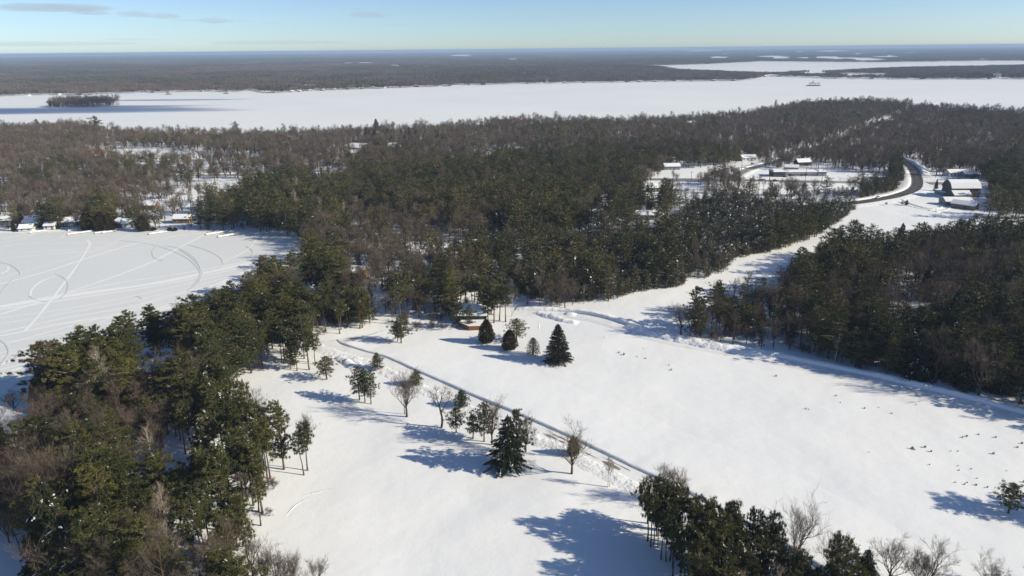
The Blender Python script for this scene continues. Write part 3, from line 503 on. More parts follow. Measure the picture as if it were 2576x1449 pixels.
# kinds painted over parts of the woods: (x, y, rx, ry, share, kinds)
PAINT = [
 (700, 660, 75, 60, .9, {'wpine': 1}, 1.2), (620, 800, 140, 110, .6, {'wpine': 1}, 1.05), (400, 830, 120, 80, .75, {'wpine': 1}, 1.1), (150, 930, 120, 90, .8, {'wpine': .8, 'spruce': .2}, 1.15), (265, 930, 60, 90, .9, {'wpine': 1}, 1.2),
 (590, 930, 90, 110, .8, {'rpine': .7, 'wpine': .3}, 1.0), (720, 890, 90, 60, .9, {'rpine': 1}, .8), (830, 800, 90, 60, .7, {'rpine': .5, 'wpine': .5}, .9), (620, 1075, 200, 70, .85, {'rpine': 1}, .9), (720, 1120, 80, 110, 1., {'rpine': 1}, .95),
 (540, 1280, 160, 130, .82, {'rpine': 1}, .9), (230, 1330, 130, 150, .75, {'spruce': .75, 'wpine': .25}, 1.1), (330, 1080, 220, 60, .65, {'bare': .5, 'tallbare': .5}, .85), (80, 1240, 110, 80, .95, {'bare': 1}, 1.05), (380, 1180, 130, 60, .8, {'tallbare': .6, 'bare': .3, 'birch': .1}, .85), (430, 1400, 60, 80, .6, {'tallbare': .7, 'birch': .3}, .9), (560, 1410, 80, 60, .6, {'rpine': 1}, .8),
 (1700, 610, 480, 130, .93, {'jpine': 1}, 1.0), (1450, 690, 240, 80, .8, {'jpine': .8, 'wpine': .2}, 1.0), (1380, 760, 110, 40, .75, {'bare': .5, 'tallbare': .5}, .75), (1780, 690, 60, 40, .5, {'tallbare': 1}, .7), (1500, 500, 120, 70, .6, {'wpine': 1}, 1.), (1000, 620, 170, 110, .55, {'bare': .6, 'tallbare': .4}, .85), (1060, 770, 120, 60, .75, {'wpine': .6, 'rpine': .4}, .9), (1230, 740, 70, 50, .8, {'rpine': .6, 'wpine': .4}, .9), (1060, 490, 200, 50, .5, {'wpine': 1}, 1), (730, 510, 150, 70, .9, {'wpine': 1}, 1.1), (1350, 520, 120, 80, .7, {'wpine': 1}, 1.1), (1640, 500, 60, 40, .8, {'wpine': 1}, 1.1),
 (2100, 530, 120, 60, .8, {'jpine': 1}, .9), (2230, 460, 55, 40, .85, {'jpine': .6, 'wpine': .4}, .9),
 (1380, 288, 60, 12, .7, {'wpine': 1}, 1.05), (1520, 300, 70, 18, .35, {'wpine': 1}, 1.), (1600, 395, 330, 35, .45, {'wpine': 1}, 1.), (1420, 340, 120, 22, .3, {'wpine': 1}, 1), (1350, 425, 260, 30, .72, {'wpine': 1}, 1.1), (1050, 440, 180, 25, .6, {'wpine': 1}, 1.1), (1300, 378, 140, 10, .95, {'tallbare': 1}, .6), (1000, 345, 120, 15, .2, {'spruce': 1}, .9), (1100, 400, 160, 25, .3, {'wpine': 1}, .9),
 (130, 440, 100, 30, .35, {'wpine': 1}, .9), (370, 420, 80, 20, .4, {'wpine': 1}, .9), (130, 555, 70, 32, .5, {'wpine': .6, 'cedar': .4}, 1.0), (30, 560, 50, 25, .45, {'cedar': .6, 'wpine': .4}, .9), (255, 540, 45, 35, .85, {'cedar': .5, 'wpine': .5}, 1.1), (360, 550, 40, 30, .6, {'wpine': .6, 'cedar': .4}, 1.), (510, 540, 60, 35, .8, {'wpine': 1}, 1.), (575, 540, 30, 40, .7, {'wpine': 1}, 1.),
 (2150, 262, 200, 14, .25, {'wpine': 1}, 1), (2050, 300, 140, 22, .12, {'wpine': 1}, 1), (2520, 480, 60, 60, .85, {'wpine': 1}, 1.1), (2560, 560, 60, 40, .8, {'wpine': 1}, 1.1), (2410, 445, 30, 15, .4, {'wpine': 1}, 1.),
 (2080, 650, 170, 90, .75, {'wpine': 1}, 1.05), (2250, 600, 120, 40, .55, {'wpine': 1}, 1.), (2480, 590, 120, 50, .75, {'wpine': 1}, 1.1), (1850, 830, 200, 60, .68, {'tallbare': .75, 'bare': .2, 'birch': .05}, .8), (2450, 900, 220, 110, .55, {'wpine': .7, 'spruce': .3}, 1.05), (2150, 850, 130, 60, .5, {'wpine': 1}, 1), (2380, 700, 160, 60, .5, {'tallbare': 1}, .95),
]
THIN = [(490, 505, 170, 48, .38), (60, 560, 80, 30, .75), (420, 565, 40, 14, .2), (340, 565, 60, 12, .8), (560, 450, 120, 18, .5), (20, 500, 60, 30, .8), (1690, 480, 75, 50, .5), (1500, 545, 60, 30, .6), (1650, 550, 120, 18, .5), (2350, 435, 90, 20, .5), (2260, 745, 70, 60, .5), (2190, 650, 60, 70, .7), (1090, 625, 80, 18, .35), (440, 1190, 80, 50, .30), (460, 1110, 60, 50, .5), (760, 430, 130, 25, .8), (400, 450, 300, 25, .85), (2040, 425, 60, 12, .35), (1800, 425, 100, 18, .8), (2300, 855, 60, 25, .5), (450, 400, 230, 22, .5), (1170, 790, 40, 25, .5), (850, 850, 30, 20, .4)]
CLEAR = [G(c) for c in (
 [(1860, 463), (2232, 465), (2225, 484), (2100, 494), (1900, 490), (1860, 484)], [(-60, 1100), (95, 1100), (95, 1135), (62, 1185), (30, 1195), (-60, 1170)],
 [(250, 390), (330, 374), (430, 375), (520, 388), (600, 394), (640, 398), (520, 404), (400, 405), (300, 404)], [(590, 396), (655, 393), (665, 402), (600, 408)], [(1660, 432), (1760, 426), (1840, 418), (1880, 404), (1900, 410), (1860, 432), (1840, 452), (1660, 450)],
 [(1860, 442), (1900, 424), (1960, 430), (2080, 430), (2240, 440), (2240, 458), (1860, 456)], [(1900, 474), (2215, 474), (2215, 464), (1900, 462)], [(1640, 462), (1780, 462), (1770, 480), (1650, 480)], [(2420, 347), (2440, 338), (2480, 338), (2500, 346)],
 [(2306, 470), (2330, 440), (2350, 455), (2480, 462), (2500, 545), (2480, 556), (2250, 560), (2180, 520), (2290, 492)], [(2165, 332), (2185, 318), (2225, 300), (2240, 308), (2260, 300), (2215, 322)], [(2375, 447), (2385, 436), (2432, 438), (2436, 450)], [(2304, 272), (2314, 264), (2330, 266), (2345, 272), (2330, 276)],
 [(335, 1228), (385, 1200), (425, 1160), (500, 1148), (520, 1160), (505, 1190), (440, 1225), (395, 1245)], [(1060, 632), (1100, 618), (1180, 625), (1170, 640), (1090, 645)], [(2240, 830), (2290, 812), (2300, 835), (2260, 850)], [(1160, 835), (1165, 800), (1210, 780), (1235, 800), (1240, 838)],
 [(860, 452), (830, 458), (730, 462), (735, 455), (840, 446)], [(2330, 640), (2350, 690), (2345, 720), (2325, 700)], [(500, 470), (560, 462), (590, 480), (560, 510), (500, 500)])]
LINES = [(DRIVE, 6.5), (LANE, 8), (HWY, 9), (HWY2, 9), (SIDE, 7.0), (BEND, 11), (FARM, 5), (FARM2, 5), (LEFTRD, 5)]
HOUSE_SPOTS = []                                  # (x, y, radius) kept free of trees, filled by the house list below

# houses: px place, kind of look
HOUSES = [  # (px, py, turn deg, length, width, wall height, roof rise, wall colour key, label, name, category)
 ('house', 32, 1092, -25, 17, 10, 3.4, 3.6, 'white', 'white gabled lakefront house under deep snow, nearest to the viewpoint', 'lakefront house'),
 ('garden_shed', 71, 1061, 30, 6.5, 5.5, 2.6, 1.3, 'tan', 'small brown shed with a thick snow cap behind the white lakefront house', 'shed'),
 ('house', 385, 952, 28, 17, 9, 3.2, 2.6, 'dark', 'dark house whose big snowy roof shows between the tall shore pines', 'house'),
 ('house', 1186, 806, 2, 13, 11, 3.2, 3.0, 'black', 'black fronted house with snowy hip roof behind the brown deck', 'house'),
 ('house', 792, 752, 40, 12, 8, 3, 2.4, 'dark', 'cabin with a patch of snowy roof among pines by the bay corner', 'cabin'),
 ('house', 897, 700, -20, 11, 8, 3, 2.4, 'tan', 'tan cabin with sunlit snow cap deep in the central pines', 'cabin'),
 ('house', 1180, 630, 10, 11, 8, 3, 2.4, 'tan', 'small cabin beside the snowy opening in the central woods', 'cabin'),
 ('cottage', 18, 566, 5, 10, 7, 2.8, 2.2, 'grey', 'grey cottage at the left end of the bay shore', 'cottage'),
 ('cottage', 90, 573, -8, 12, 8, 3.2, 2.6, 'dark', 'dark two storey cottage behind the snow covered boathouse', 'cottage'),
 ('cottage', 131, 577, 4, 7, 6, 2.4, 1.6, 'white', 'small white cottage close to the bay ice between two cedars', 'cottage'),
 ('cottage', 190, 570, 6, 14, 8, 3.0, 2.2, 'blue', 'long blue grey cottage with porch facing the bay', 'cottage'),
 ('cottage', 310, 571, -5, 11, 8, 2.8, 2.4, 'tan', 'brown cottage with snowy hip roof hidden by a cedar clump', 'cottage'),
 ('cottage', 329, 572, 10, 8, 7, 2.8, 2.2, 'white', 'pale cottage standing just east of the brown hip roofed cottage', 'cottage'),
 ('cottage', 462, 563, 0, 11, 7, 2.8, 2.2, 'tan', 'low tan cottage by the open yard on the bay', 'cottage'),
 ('boathouse', 70, 580, 12, 8, 7, 1.6, 1.9, 'white', 'small white boathouse rounded over with snow on the bay ice edge', 'boathouse'),
 ('house', 905, 380, -15, 20, 12, 4, 4.5, 'grey', 'large grey house with broad snowy roof in the far left woods', 'house'), ('house', 893, 392, 12, 18, 10, 3.2, 3, 'tan', 'lower wing house in front of the large grey house in the woods', 'house'),
 ('house', 988, 378, 5, 18, 12, 4, 4, 'grey', 'lone house with pointed snowy roof east of the large grey house', 'house'), ('barn', 241, 386, 0, 16, 8, 3.5, 2, 'red', 'red roofed barn at the edge of the far snowy field', 'barn'),
 ('house', 1560, 498, 35, 12, 8, 3, 2.6, 'brick', 'brick house under pines just south of the highway', 'house'), ('house', 1608, 512, -30, 11, 8, 3.4, 2.8, 'yellow', 'yellow house in the pines south of the highway', 'house'), ('house', 1650, 483, 8, 13, 8, 3, 2.4, 'grey', 'grey bungalow between pines near the road loop', 'bungalow'),
 ('house', 1688, 428, 3, 15, 9, 3.0, 2.2, 'grey', 'pale long house on the lot north of the highway', 'house'), ('house', 1495, 555, 20, 13, 9, 3, 2.4, 'white', 'white bungalow west of the yellow house', 'bungalow'), ('house', 1620, 556, -8, 15, 8, 3, 2.2, 'grey', 'snow roofed bungalow at the edge of the jack pines', 'bungalow'),
 ('farmhouse', 2403, 518, -4, 19, 10, 2.8, 2.2, 'grey', 'low grey farmhouse in barn shadow', 'farmhouse'), ('farmhouse', 2425, 528, -50, 15, 9, 2.6, 2.0, 'tan', 'tan farmhouse with glaring white roof below the barn', 'farmhouse'),
 ('house', 2402, 444, 5, 17, 9, 3, 2.2, 'white', 'white bungalow behind the spruce on the road north of the barn', 'bungalow'), ('garage', 2433, 447, 0, 10, 8, 2.8, 2, 'grey', 'small garage beside the white bungalow north of the barn', 'garage'),
 ('house', 2018, 416, 10, 14, 8, 3.0, 2.6, 'dark', 'dark house among trees behind the motel', 'house'), ('house', 1990, 430, -20, 12, 8, 3, 2, 'grey', 'small snowed in house just behind the motel roof', 'house'), ('house', 1880, 405, 10, 16, 9, 3, 2.4, 'white', 'white house beside the start of the side road', 'house'),
 ('house', 2230, 312, -15, 26, 14, 4, 3, 'dark', 'dark house on the cleared slope beside the side road', 'house'), ('house', 2340, 270, -10, 24, 14, 4, 3.5, 'white', 'white house by the gap at the big lake shore', 'house'), ('house', 1735, 318, 5, 22, 12, 4, 3, 'grey', 'house in the woods below the dark shore pines', 'house'),
 ('house', 375, 528, 0, 13, 9, 3, 2.4, 'tan', 'tan house set back in the thin snowy woods above the bay', 'house'), ('house', 640, 402, 0, 14, 9, 3, 2.2, 'grey', 'grey house at the small clearing in the left woods', 'house'),
 ('house', 850, 452, 5, 20, 10, 3.2, 2.0, 'white', 'broad white roofed building behind the dark pine row', 'building'), ('house', 700, 468, 10, 14, 9, 3, 2.4, 'tan', 'tan house partly hidden by the dark pine row', 'house'),
]
for h in HOUSES:
    X, Y = P(h[1], h[2]); HOUSE_SPOTS.append((X, Y, h[4] * .5 + 1.5))
MOTEL = P(2004, 443); BARN = P(2426, 500)
HOUSE_SPOTS += [(MOTEL[0], MOTEL[1], 27), (BARN[0], BARN[1], 20)]

trees = []                                        # rows: x, y, kind, variant, height, rotation, wood
KINDS = list(NV)
def scatter():
    out = []
    for wi, (wn, poly, sp, mix, hr) in enumerate(WOODS):
        lo, hi = poly.min(0), poly.max(0); lo = np.maximum(lo, [-1500, 60]); hi = np.minimum(hi, [2200, 2400])
        gx = np.arange(lo[0], hi[0], sp); gy = np.arange(lo[1], hi[1], sp); X, Y = np.meshgrid(gx, gy); X = X.ravel() + rng.uniform(-.48, .48, X.size) * sp; Y = Y.ravel() + rng.uniform(-.48, .48, Y.size) * sp
        k = (np.abs(np.arctan2(X, Y)) < R(41)) | (np.hypot(X, Y) < 330); X, Y = X[k], Y[k]
        k = inside(poly, X, Y); X, Y = X[k], Y[k]
        far_thin = np.clip(1.15 - np.hypot(X, Y) / 4500, .5, 1); k = rng.uniform(size=len(X)) < far_thin; X, Y = X[k], Y[k]
        for c in CLEAR: k = ~inside(c, X, Y); X, Y = X[k], Y[k]
        for ln, d in LINES: k = dist_to(ln, X, Y, False) > d; X, Y = X[k], Y[k]
        for hx, hy, hr_ in HOUSE_SPOTS:            # keep the house and the line of sight towards it open
            dx, dy = X - hx, Y - hy; n_ = math.hypot(hx, hy); ax = -(dx * hx + dy * hy) / n_; la = np.abs(dx * hy - dy * hx) / n_
            k = ~((np.hypot(dx, dy) < hr_) | ((ax > 0) & (ax < hr_ + (22 if wn == 'near_left' else (12 if wn != 'middle' else (24 if n_ > 560 else 1)))) & (la < hr_ * .75))); X, Y = X[k], Y[k]
        u, v = pix(X, Y, 7.0); keep = rng.uniform(size=len(X)) < 1.0
        for x, y, a, b, mlt in THIN:
            e = ((u - x) / a) ** 2 + ((v - y) / b) ** 2; keep &= ~((e < 1) & (rng.uniform(size=len(X)) > mlt))
        gaps = vnoise(X / 14, Y / 14, 31 + wi); keep &= ~((gaps < (.26 if wn not in ('plantation', 'copse', 'knoll', 'middle') else .14)) & (rng.uniform(size=len(X)) < (.55 if wn in ('near_left', 'right') else (.2 if wn == 'copse' else .85))))
        if wn == 'right': keep |= u < 1960
        X, Y, u, v = X[keep], Y[keep], u[keep], v[keep]
        names = list(mix); pr = np.cumsum([mix[n] for n in names]); pr = pr / pr[-1]
        patch = vnoise(X / 38, Y / 38, 50 + wi) - .5                            # pines and bare trees gather in patches
        q = np.clip(rng.uniform(size=len(X)) * .75 + .125 - patch * .75, 0, .9999)
        kd = np.array([KINDS.index(names[i]) for i in np.searchsorted(pr, q)]); hs = np.ones(len(X))
        for x, y, a, b, share, mx, hm in PAINT:
            e = ((u - x) / a) ** 2 + ((v - y) / b) ** 2 + rng.normal(0, .12, len(X)); k = (e < 1) & (rng.uniform(size=len(X)) < share)
            nn = list(mx); pp = np.cumsum([mx[n] for n in nn]); kd[k] = [KINDS.index(nn[i]) for i in np.searchsorted(pp / pp[-1], rng.uniform(size=k.sum()) * .9999)]; hs[e < 1] = hm
        H = rng.uniform(hr[0], hr[1], len(X)) * hs * (1 + .15 * rng.normal(size=len(X)))
        for kn, f in (('jpine', .66), ('cedar', .55), ('bare', .88), ('wpine', 1.08), ('rpine', 1.0), ('birch', .9)): H[kd == KINDS.index(kn)] *= f
        H = np.clip(H, 3.5, 23)
        for i in range(len(X)): out.append((X[i], Y[i], KINDS[kd[i]], int(rng.integers(0, NV[KINDS[kd[i]]])), H[i], rng.uniform(0, 6.283), wn, 0))
    return out
trees = scatter()
# brush and saplings under and along the edges of the woods
brush = []
for wn, poly, sp, mix, hr in WOODS:
    if wn in ('island',): continue
    lo, hi = poly.min(0), poly.max(0); lo = np.maximum(lo, [-600, 60]); hi = np.minimum(hi, [700, 800]); n = int((hi[0] - lo[0]) * (hi[1] - lo[1]) / 26)
    X = rng.uniform(lo[0], hi[0], n); Y = rng.uniform(lo[1], hi[1], n); k = inside(poly, X, Y) & (np.abs(np.arctan2(X, Y)) < R(40)); X, Y = X[k], Y[k]
    for c in CLEAR: k = ~inside(c, X, Y); X, Y = X[k], Y[k]
    for ln, d in LINES: k = dist_to(ln, X, Y, False) > d - 1; X, Y = X[k], Y[k]
    for hx, hy, hr_ in HOUSE_SPOTS: k = np.hypot(X - hx, Y - hy) > hr_ + 1; X, Y = X[k], Y[k]
    edge = dist_to(poly, X, Y) < 14; dens = np.where(edge, .8, .30) if wn in ('right', 'copse') else np.where(edge, .45, .22)
    u, v = pix(X, Y, 1.0)
    for x, y, a, b, mlt in THIN: dens = np.where(((u - x) / a) ** 2 + ((v - y) / b) ** 2 < 1, dens * mlt * .5, dens)
    k = rng.uniform(size=len(X)) < dens
    for x, y in zip(X[k], Y[k]): brush.append((x, y, 'brush', int(rng.integers(0, 3)), rng.uniform(1.6, 4.6), rng.uniform(0, 6.28)))

# ------------------------------------------------------------------ trees that stand alone, one by one
def place_own(kind, px, pyb, pyt, label, seed=0, parts=None, group=None, sparse=False, wid=1.0, hgt=None, variant=None):
    """a tree grown for this one spot"""
    X, Y = P(px, pyb); h = hgt or tall(px, pyb, pyt); z = float(gz(X, Y))
    t, c = grow_tree(kind, h, 900 + seed, 0, sparse); a, b = two_meshes(kind, t, c, kind)
    nm = NAME.get(kind, 'bare_tree')
    if kind == 'brush': nm = 'shrub'
    e = link(nm, None, None, (X, Y, z), 0, (wid, wid, 1)); link('trunk', a, e); link('crown', b, e)
    tag(e, label, nm.replace('_', ' '), group); return e
own = [
 ('rpine', 1213, 796, 716, 'tall pine just behind the east corner of the black fronted house', 121, 1.2), ('lpine', 1228, 812, 726, 'leaning pine between the deck and the tall cedar', 122, .9), ('rpine', 1243, 816, 722, 'slim pine first in the clump east of the deck', 123, 1.1), ('rpine', 1257, 811, 724, 'slim pine second in the clump east of the deck', 124, 1.1), ('rpine', 1272, 814, 728, 'slim pine third in the clump east of the deck', 125, 1.1), ('wpine', 1150, 828, 752, 'snowy pine at the west corner of the brown deck', 126, .9), ('wpine', 1222, 786, 700, 'high pine shading the roof of the black fronted house', 127, 1.0), ('wpine', 1236, 792, 706, 'second high pine shading the roof of the black fronted house', 128, 1.0),
  ('spruce', 56, 567, 526, 'dark spruce behind the white boathouse', 101, .9), ('wpine', 112, 576, 512, 'shore pine right behind the dark two storey cottage', 102, 1.0), ('wpine', 137, 577, 513, 'shore pine above the small white cottage', 103, 1.0), ('wpine', 157, 573, 516, 'shore pine at the western end of the long cottage', 104, .9), ('cedar', 222, 579, 530, 'westernmost tree of the big shore cedar clump', 105, 1.2), ('wpine', 240, 579, 518, 'tallest pine of the big shore cedar clump', 106, 1.2), ('cedar', 258, 580, 532, 'middle brown cedar of the big shore cedar clump', 107, 1.3), ('cedar', 277, 579, 535, 'eastern brown cedar of the big shore cedar clump', 108, 1.3),
 ('wpine', 343, 578, 520, 'shore pine next to the brown hip roofed cottage', 109, 1.0), ('cedar', 362, 581, 542, 'broad brown cedar by the low shore bush', 110, 1.5), ('wpine', 505, 577, 514, 'rounded shore pine west of the pine row', 111, 1.2), ('wpine', 526, 574, 518, 'second shore pine west of the pine row', 112, 1.1), ('wpine', 562, 579, 516, 'first pine of the row at the bay corner', 113, 1.1), ('wpine', 584, 578, 514, 'second pine of the row at the bay corner', 114, 1.1),
  ('spruce', 1277, 1183, 1052, 'large dark Norway type spruce with drooping snowy boughs, tallest on the lower field', 1, 1.32), ('wpine', 1300, 1168, 1040, 'bushy green pine pressed against the back of the large drooping spruce', 2, 0.85),
 ('dspruce', 1404, 916, 823, 'broad dense conical spruce standing alone on the upper field', 3, 1.3), ('cedar', 1224, 866, 808, 'tall dense columnar cedar in front of the brown deck', 4, 1.2), ('cedar', 1282, 884, 835, 'rounded conical cedar between the tall cedar and the thin one', 5, 1.4),
 ('lpine', 1300, 862, 806, 'flat topped pine with cloud shaped crown behind the rounded cedar', 7, 1.75), ('lpine', 1010, 870, 800, 'round crowned pine with twin trunks standing at the wood edge', 8, 1.35), ('lpine', 1001, 866, 815, 'leaning lesser pine joined to the round crowned pine at the wood edge', 9, 1.0),
 ('jpine', 950, 936, 895, 'small bushy pine beside the upper driveway', 10, 1.4), ('jpine', 1048, 976, 936, 'small bushy pine beside the driveway behind the big bare tree', 11, 1.4), ('jpine', 1161, 1028, 986, 'small bushy pine beside the driveway, above the trio of thin pines', 12, 1.4),
 ('lpine', 905, 1011, 928, 'left tree of the tight pine trio with ragged crown', 13, 1.0), ('lpine', 919, 1017, 934, 'middle tree of the tight pine trio', 14, 0.9), ('lpine', 934, 1021, 938, 'right tree of the tight pine trio with visible trunk', 15, 0.8),
 ('bare', 1024, 1054, 943, 'big bare tree with many upswept limbs forking near the ground', 16, 1.0), ('tallbare', 1018, 1047, 970, 'slender bare tree tucked behind the big upswept bare tree', 17, .9), ('crooked', 1111, 1080, 985, 'crooked bare tree with bent dark trunk and one low side limb', 18, 1.0),
 ('lpine', 1148, 1093, 1030, 'small thin pine with clear trunk, first east of the crooked bare tree', 19, 1.15), ('lpine', 1190, 1106, 1048, 'ragged thin pine next to the leaning pine with tall bare trunk', 20, 1.15), ('lpine', 1218, 1116, 1020, 'pine with tall bare trunk and one sided crown', 21, 0.95),
 ('bare', 1238, 1124, 1012, 'bare tree with fan of limbs directly left of the large spruce', 22, .8), ('bare', 1323, 1145, 1062, 'bare tree directly right of the large spruce', 23, .8), ('bare', 1438, 1200, 1092, 'bare tree with stout pale trunk and wide low limbs before the round cedar', 24, 1.05),
 ('cedar', 1441, 1152, 1104, 'small olive cedar seen through the stout bare tree', 25, 1.0), ('birch', 1456, 1162, 1090, 'thin birch rising behind the small olive cedar', 26, .8), ('birch', 1529, 1232, 1157, 'thin bare tree with two close stems next to the driveway', 27, .9), ('birch', 1533, 1231, 1165, 'second close stem of the thin pair next to the driveway', 28, .8),
 ('bare', 1658, 1267, 1178, 'bare tree rising at the upper corner of the lower right copse', 29, .9), ('bare', 1700, 1275, 1190, 'bare tree just behind the first pines of the lower right copse', 30, .9),
 ('rpine', 1629, 1322, 1236, 'slim pine at the front corner of the lower right copse', 31, 1.3), ('wpine', 1650, 1335, 1250, 'dark narrow pine beside the slim corner pine of the copse', 32, .7), ('rpine', 1672, 1340, 1225, 'tallest dark pine at the corner of the lower right copse', 33, 1.3), ('rpine', 1690, 1345, 1228, 'dark pine second from the copse corner', 34, 1.2),
 ('lpine', 823, 962, 906, 'small sparse pine alone where the wood meets the field', 35, 1.6), ('lpine', 2535, 1298, 1226, 'lone round pine near the right edge of the big field', 36, 1.4),
 ('bare', 1990, 1470, 1278, 'tall bare tree rising above the middle of the copse', 37, .8), ('bare', 2090, 1470, 1352, 'bare tree with rounded reddish crown at the copse end', 38, .9), ('spruce', 2172, 1482, 1388, 'young open spruce in the bottom row east of the copse', 39, 1.2), ('wpine', 2138, 1475, 1398, 'small bushy pine between the copse and the young spruce', 40, 1.5),
 ('bare', 2232, 1480, 1378, 'rounded bare tree next to the young open spruce', 41, 1.05), ('bare', 2325, 1500, 1396, 'spreading bare tree in the bottom row right of the rounded one', 42, 1.1), ('bare', 2300, 1490, 1410, 'low bare tree between the two spreading bare trees', 43, .9), ('bare', 2480, 1500, 1425, 'top of a bare tree at the bottom edge of the big field', 44, 1.1), ('rpine', 2590, 1490, 1408, 'pine cut by the lower right corner', 45, 1.6),
 ('bare', 700, 1510, 1400, 'bare grey thicket tree below the lower left wood', 46, 1.0), ('bare', 735, 1520, 1412, 'second grey thicket tree below the lower left wood', 47, 1.0), ('bare', 800, 1500, 1420, 'small grey bare tree right of the lower left wood', 48, .8), ('bare', 670, 1490, 1402, 'grey thicket tree against the lower left wood edge', 49, .9),
 ('bare', 775, 1140, 1062, 'pale bare tree behind the rounded pine group on the left', 50, .8), ('bare', 560, 800, 722, 'bare shore tree standing above the pines on the bay', 51, 1.0), ('bare', 515, 830, 765, 'bare shore tree leaning over the bay ice', 52, .9), ('birch', 1288, 800, 735, 'pale birch at the right end of the clump beside the deck', 53, .9), ('birch', 2098, 920, 848, 'pale leaning birch at the front of the right wood', 54, 1.2),
 ('wpine', 1181, 826, 770, 'snow loaded pine next to the brown deck', 55, 1.0), ('wpine', 598, 348, 306, 'tall pine standing above the bare woods on the lake skyline', 56, 1.0), ('wpine', 245, 340, 292, 'leaning tall pine on the left lake skyline', 57, 1.2), ('spruce', 947, 330, 298, 'pointed spruce on the lake skyline', 58, 1.3), ('wpine', 98, 332, 300, 'small round pine on the far left lake skyline', 59, 1.0), ('wpine', 1950, 268, 250, 'thin pine on the shore tip by the promontory', 60, .7),
 ('dspruce', 2353, 482, 452, 'dark narrow evergreen beside the road bend', 61, .7), ('brush', 2228, 521, 514, 'round dark bush between the curved road and the farm track', 62, 1.3), ('jpine', 2279, 522, 508, 'small pine on the slope below the curved road', 63, 1.0), ('brush', 2268, 521, 512, 'leafless scrub patch on the slope below the curved road', 64, 1.4),
 ('cedar', 1556, 483, 468, 'small round cedar in the yard south of the highway', 65, 1.1), ('cedar', 148, 578, 560, 'brown cedar on the shore by the boathouse', 66, .8), ('cedar', 35, 582, 556, 'slim brown cedar at the left end of the bay shore', 67, .7),
 ('spruce', 12, 1165, 1060, 'dark green spruce at the left edge beside the white lakefront house', 68, 1.0), ('spruce', 205, 1410, 1215, 'tall dark spruce in the lower left wood, left one of two', 69, .9), ('spruce', 290, 1430, 1235, 'tall dark spruce in the lower left wood, right one of two', 70, .95), ('cedar', 103, 1040, 955, 'brown cedar at the shore end by the bay shadow', 71, .8), ('cedar', 130, 1052, 965, 'second brown cedar at the shore end', 72, .8),
 ('bare', 40, 1045, 985, 'small reddish bare tree between the shed and the bay', 73, .9), ('bare', 130, 1360, 1130, 'very wide bare tree with long sweeping limbs in the left wood', 74, 1.0), ('bare', 95, 1335, 1150, 'wide bare tree left of the very wide one', 75, .9), ('birch', 428, 1420, 1260, 'pale leaning trunk in the lower left wood', 76, .8), ('bare', 408, 1160, 1060, 'bare tree with white limbs in the clearing of the left wood', 77, .9),
 ('wpine', 128, 1015, 868, 'shore pine with open shelved branches, leftmost on the bay', 78, .9), ('wpine', 165, 1010, 860, 'tall pine second from the left on the bay shore', 79, .8), ('wpine', 232, 985, 828, 'tallest pine on the bay shore with broad gold lit crown', 80, 1.1), ('wpine', 335, 900, 782, 'shelved pine leaning out towards the bay', 81, .9), ('wpine', 395, 890, 768, 'tall pine beside the shelved one on the bay', 82, 1.0), ('wpine', 672, 745, 645, 'ragged pine with horizontal shelves at the point of the bay', 83, 1.1), ('wpine', 742, 745, 640, 'broad dark pine at the point of the bay', 84, 1.1), ('wpine', 716, 1190, 1022, 'tall rounded pine at the head of the left field group', 85, .85),
]
for kind, px, yb, yt, lab, sd_, wd in own: place_own(kind, px, yb, yt, lab, sd_, wid=wd)
place_own('cedar', 1341, 898, 855, 'thin see through cedar bush left of the conical spruce', 6, sparse=True, wid=1.45)
# trees just outside the frame on the right, whose shadows reach into the field
for X, Y, h, k in ((146, 148, 21, 'wpine'), (152, 143, 19, 'wpine'), (157, 139, 17, 'rpine'), (163, 145, 18, 'rpine')):
    trees.append((X, Y, k, 1, h, 1.0 + X, 'edge', 1))
OWN_PTS = np.array([P(o[1], o[2]) for o in own])

# ------------------------------------------------------------------ individuals and the rest of the woods
def near_lod(d): return 0 if d < 300 else (1 if d < 850 else 2)
T = []
for (x, y, k, v, h, a, wn, _) in trees:
    if np.min(np.hypot(OWN_PTS[:, 0] - x, OWN_PTS[:, 1] - y)) < 2.6: continue
    T.append((x, y, k, v, h, a, wn))
X = np.array([t[0] for t in T]); Y = np.array([t[1] for t in T]); Hh = np.array([t[4] for t in T]); U, Vv = pix(X, Y, 0); U2, V2 = pix(X, Y, Hh)
size = Hh / np.hypot(X, Y); infr = (U2 > 6) & (U2 < 2570) & (V2 < 1425) & (V2 > 0)
nm = np.array([NAME[t[2]] for t in T]); Zg = gz(X, Y)
indiv = np.zeros(len(T), bool)
cnt_own = {}
for o in own: n_ = NAME.get(o[0], 'bare_tree'); cnt_own[n_] = cnt_own.get(n_, 0) + 1
for n_ in set(nm):
    c = np.where((nm == n_) & infr & (size > .004))[0]; c = c[np.argsort(-size[c])][:300 - cnt_own.get(n_, 0)]; indiv[c] = True
